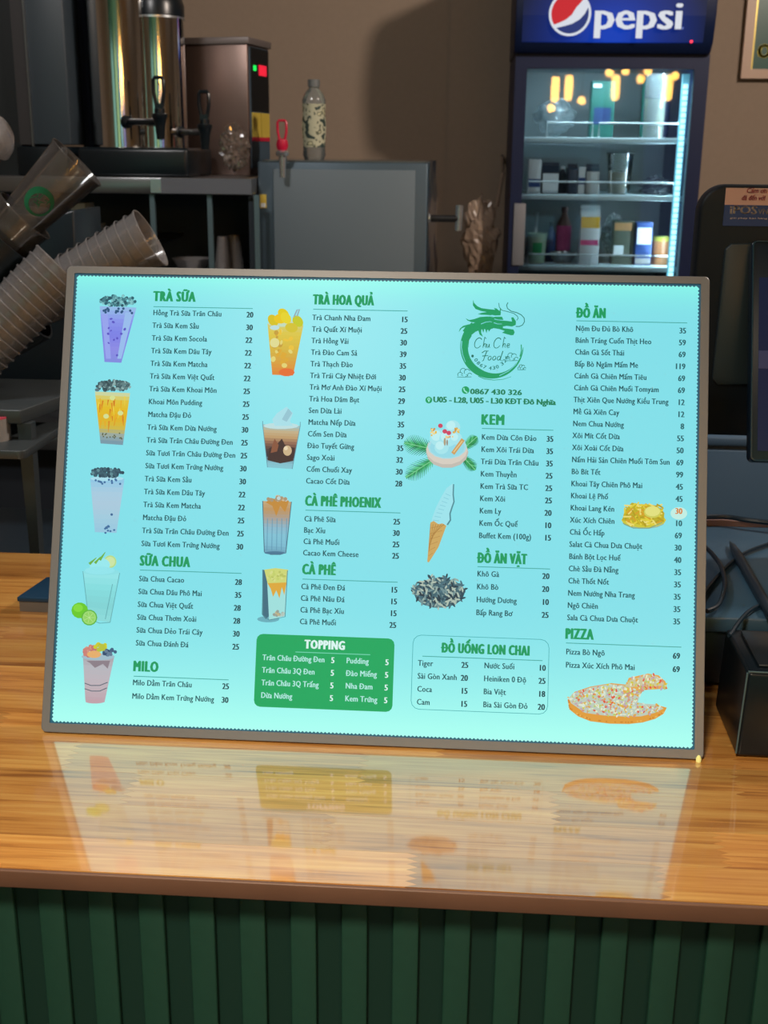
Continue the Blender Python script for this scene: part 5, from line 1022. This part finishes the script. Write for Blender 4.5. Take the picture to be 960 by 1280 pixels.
MB().tube([SQ(x, z, .0006) for x, z in rrect(.0015, .258, .0015, hh2-.0015, .005, 4)], .0008, 6, closed=True).build('bezel_rim', mat('bezel_teal', (24, 66, 84), .3), cs)
MB().hexa([SQ(.12, hh2*.3, -.017), SQ(.18, hh2*.3, -.017), SQ(.18, hh2*.45, -.017), SQ(.12, hh2*.45, -.017)], [Vector((SB.x+.12, TY+.002, zb+.06)), Vector((SB.x+.18, TY+.002, zb+.06)), Vector((SB.x+.18, TY+.002, zb+.11)), Vector((SB.x+.12, TY+.002, zb+.11))]).build('screen_bracket', blackp, pos)
# cables and stylus on the drawer
cb = mat('cable_black', (18, 40, 56), .35)
def cable(label, uvs, r, nm='power_cable', Y=None, grp=None):
    pts_ = [onz(u, v, z) if True else None for u, v, z in uvs]; P = []
    for i in range(len(pts_)-1):
        p0, p1, p2_, p3 = pts_[max(0, i-1)], pts_[i], pts_[i+1], pts_[min(len(pts_)-1, i+2)]
        for j in range(6):
            t = j/6; P.append(.5*((2*p1)+(p2_-p0)*t+(2*p0-5*p1+4*p2_-p3)*t*t+(3*p1-p0-3*p2_+p3)*t**3))
    P.append(pts_[-1]); o = MB().tube(P, r, 8).build(nm, cb, smooth=True); tag(o, label, 'cable'); return o
cable('thick blue-black cable running level behind the cash drawer', [(870, 647, DZ+.012), (905, 646, DZ+.012), (935, 650, DZ+.012), (985, 656, DZ+.012)], .0034)
cable('black cable arching from the right edge down to the menu board', [(985, 672, DZ+.004), (960, 680, DZ+.004), (930, 692, DZ+.004), (905, 712, DZ+.004), (880, 742, DZ+.004), (868, 764, DZ+.004)], .0024)
cable('black cable loop curling beside the menu board edge', [(868, 672, DZ+.009), (888, 690, DZ+.009), (901, 708, DZ+.009), (906, 732, DZ+.009), (898, 756, DZ+.009), (884, 764, DZ+.009)], .0026)
cable('black cable crossing the front of the drawer lid at right', [(985, 744, DZ+.004), (962, 752, DZ+.004), (940, 762, DZ+.004), (926, 775, DZ+.006), (912, 795, DZ+.003)], .0024)
p0 = onz(912, 676, DZ+.006); p1 = onz(966, 772, DZ+.006); sty = thing('black_stylus', 'thin black pointed stick lying on the blue-grey drawer lid', 'stylus', p1)
ax = (p1-p0).normalized(); MB().lathe([(.0003, 0), (.004, .022), (.006, .06), (.006, (p1-p0).length), (.0001, (p1-p0).length)], p0, ax, 14).build('shaft', mat('stick_dark', (26, 44, 60), .4), sty, smooth=True)

# ================================================================== PENDANT LAMPS OF THE ROOM IN FRONT (they show as reflections in the fridge door)
cord = mat('lamp_cord', (30, 28, 26), .6); brass = mat('lamp_brass', (150, 110, 60), .3, metal=.9); bulbm = mat('bulb_glow', (255, 200, 110), .4, emit=(255, 184, 84), es=48)
gy = FY+.012
LN = iter(['leftmost', 'second from left', 'third from left', 'rightmost']); RN = iter(['highest left', 'topmost', 'third along the top', 'far right', 'lower, beside the long bulbs', 'lowest left', 'small one beneath the top row'])
def pendant(u, v, ly, r, h, label, long_=True):
    label = label+', '+next(LN if long_ else RN)
    Yv = 2*gy-ly; q = at(u, v, Yv); c0 = Vector((q.x, ly, q.z-h/2))
    t = thing('pendant_lamp', label, 'lamp', (q.x, ly, q.z-h/2), group='warm pendant lamps of the front room')
    pr_ = [(.0001, 0), (r*.6, .004), (r, r*.8), (r, h-r*.6), (r*.6, h), (.0001, h)] if long_ else [(r*math.sin(math.pi*i/10)+.0001, r-r*math.cos(math.pi*i/10)) for i in range(11)]
    MB().lathe(pr_, c0, n=20).build('bulb', bulbm, t, smooth=True)
    MB().lathe([(.0001, h), (.018, h), (.014, h+.05), (.0001, h+.05)], c0, n=16).build('socket', brass, t, smooth=True)
    MB().cyl(c0+Vector((0, 0, h+.05)), (c0.x, c0.y, 2.8), .004, n=8).build('cord', cord, t)
for u, v in ((694, 112), (711, 110), (769.5, 110), (836, 110)): pendant(u, v, -2.2, .027, .17, 'long glowing pendant bulb mirrored in the fridge door')
for u, v in ((762, 91), (782, 88.5), (810, 89), (844, 95), (727, 126), (689, 135.5), (801, 99)): pendant(u, v, -3.0, .030, .06, 'round glowing pendant bulb mirrored in the fridge door', False)
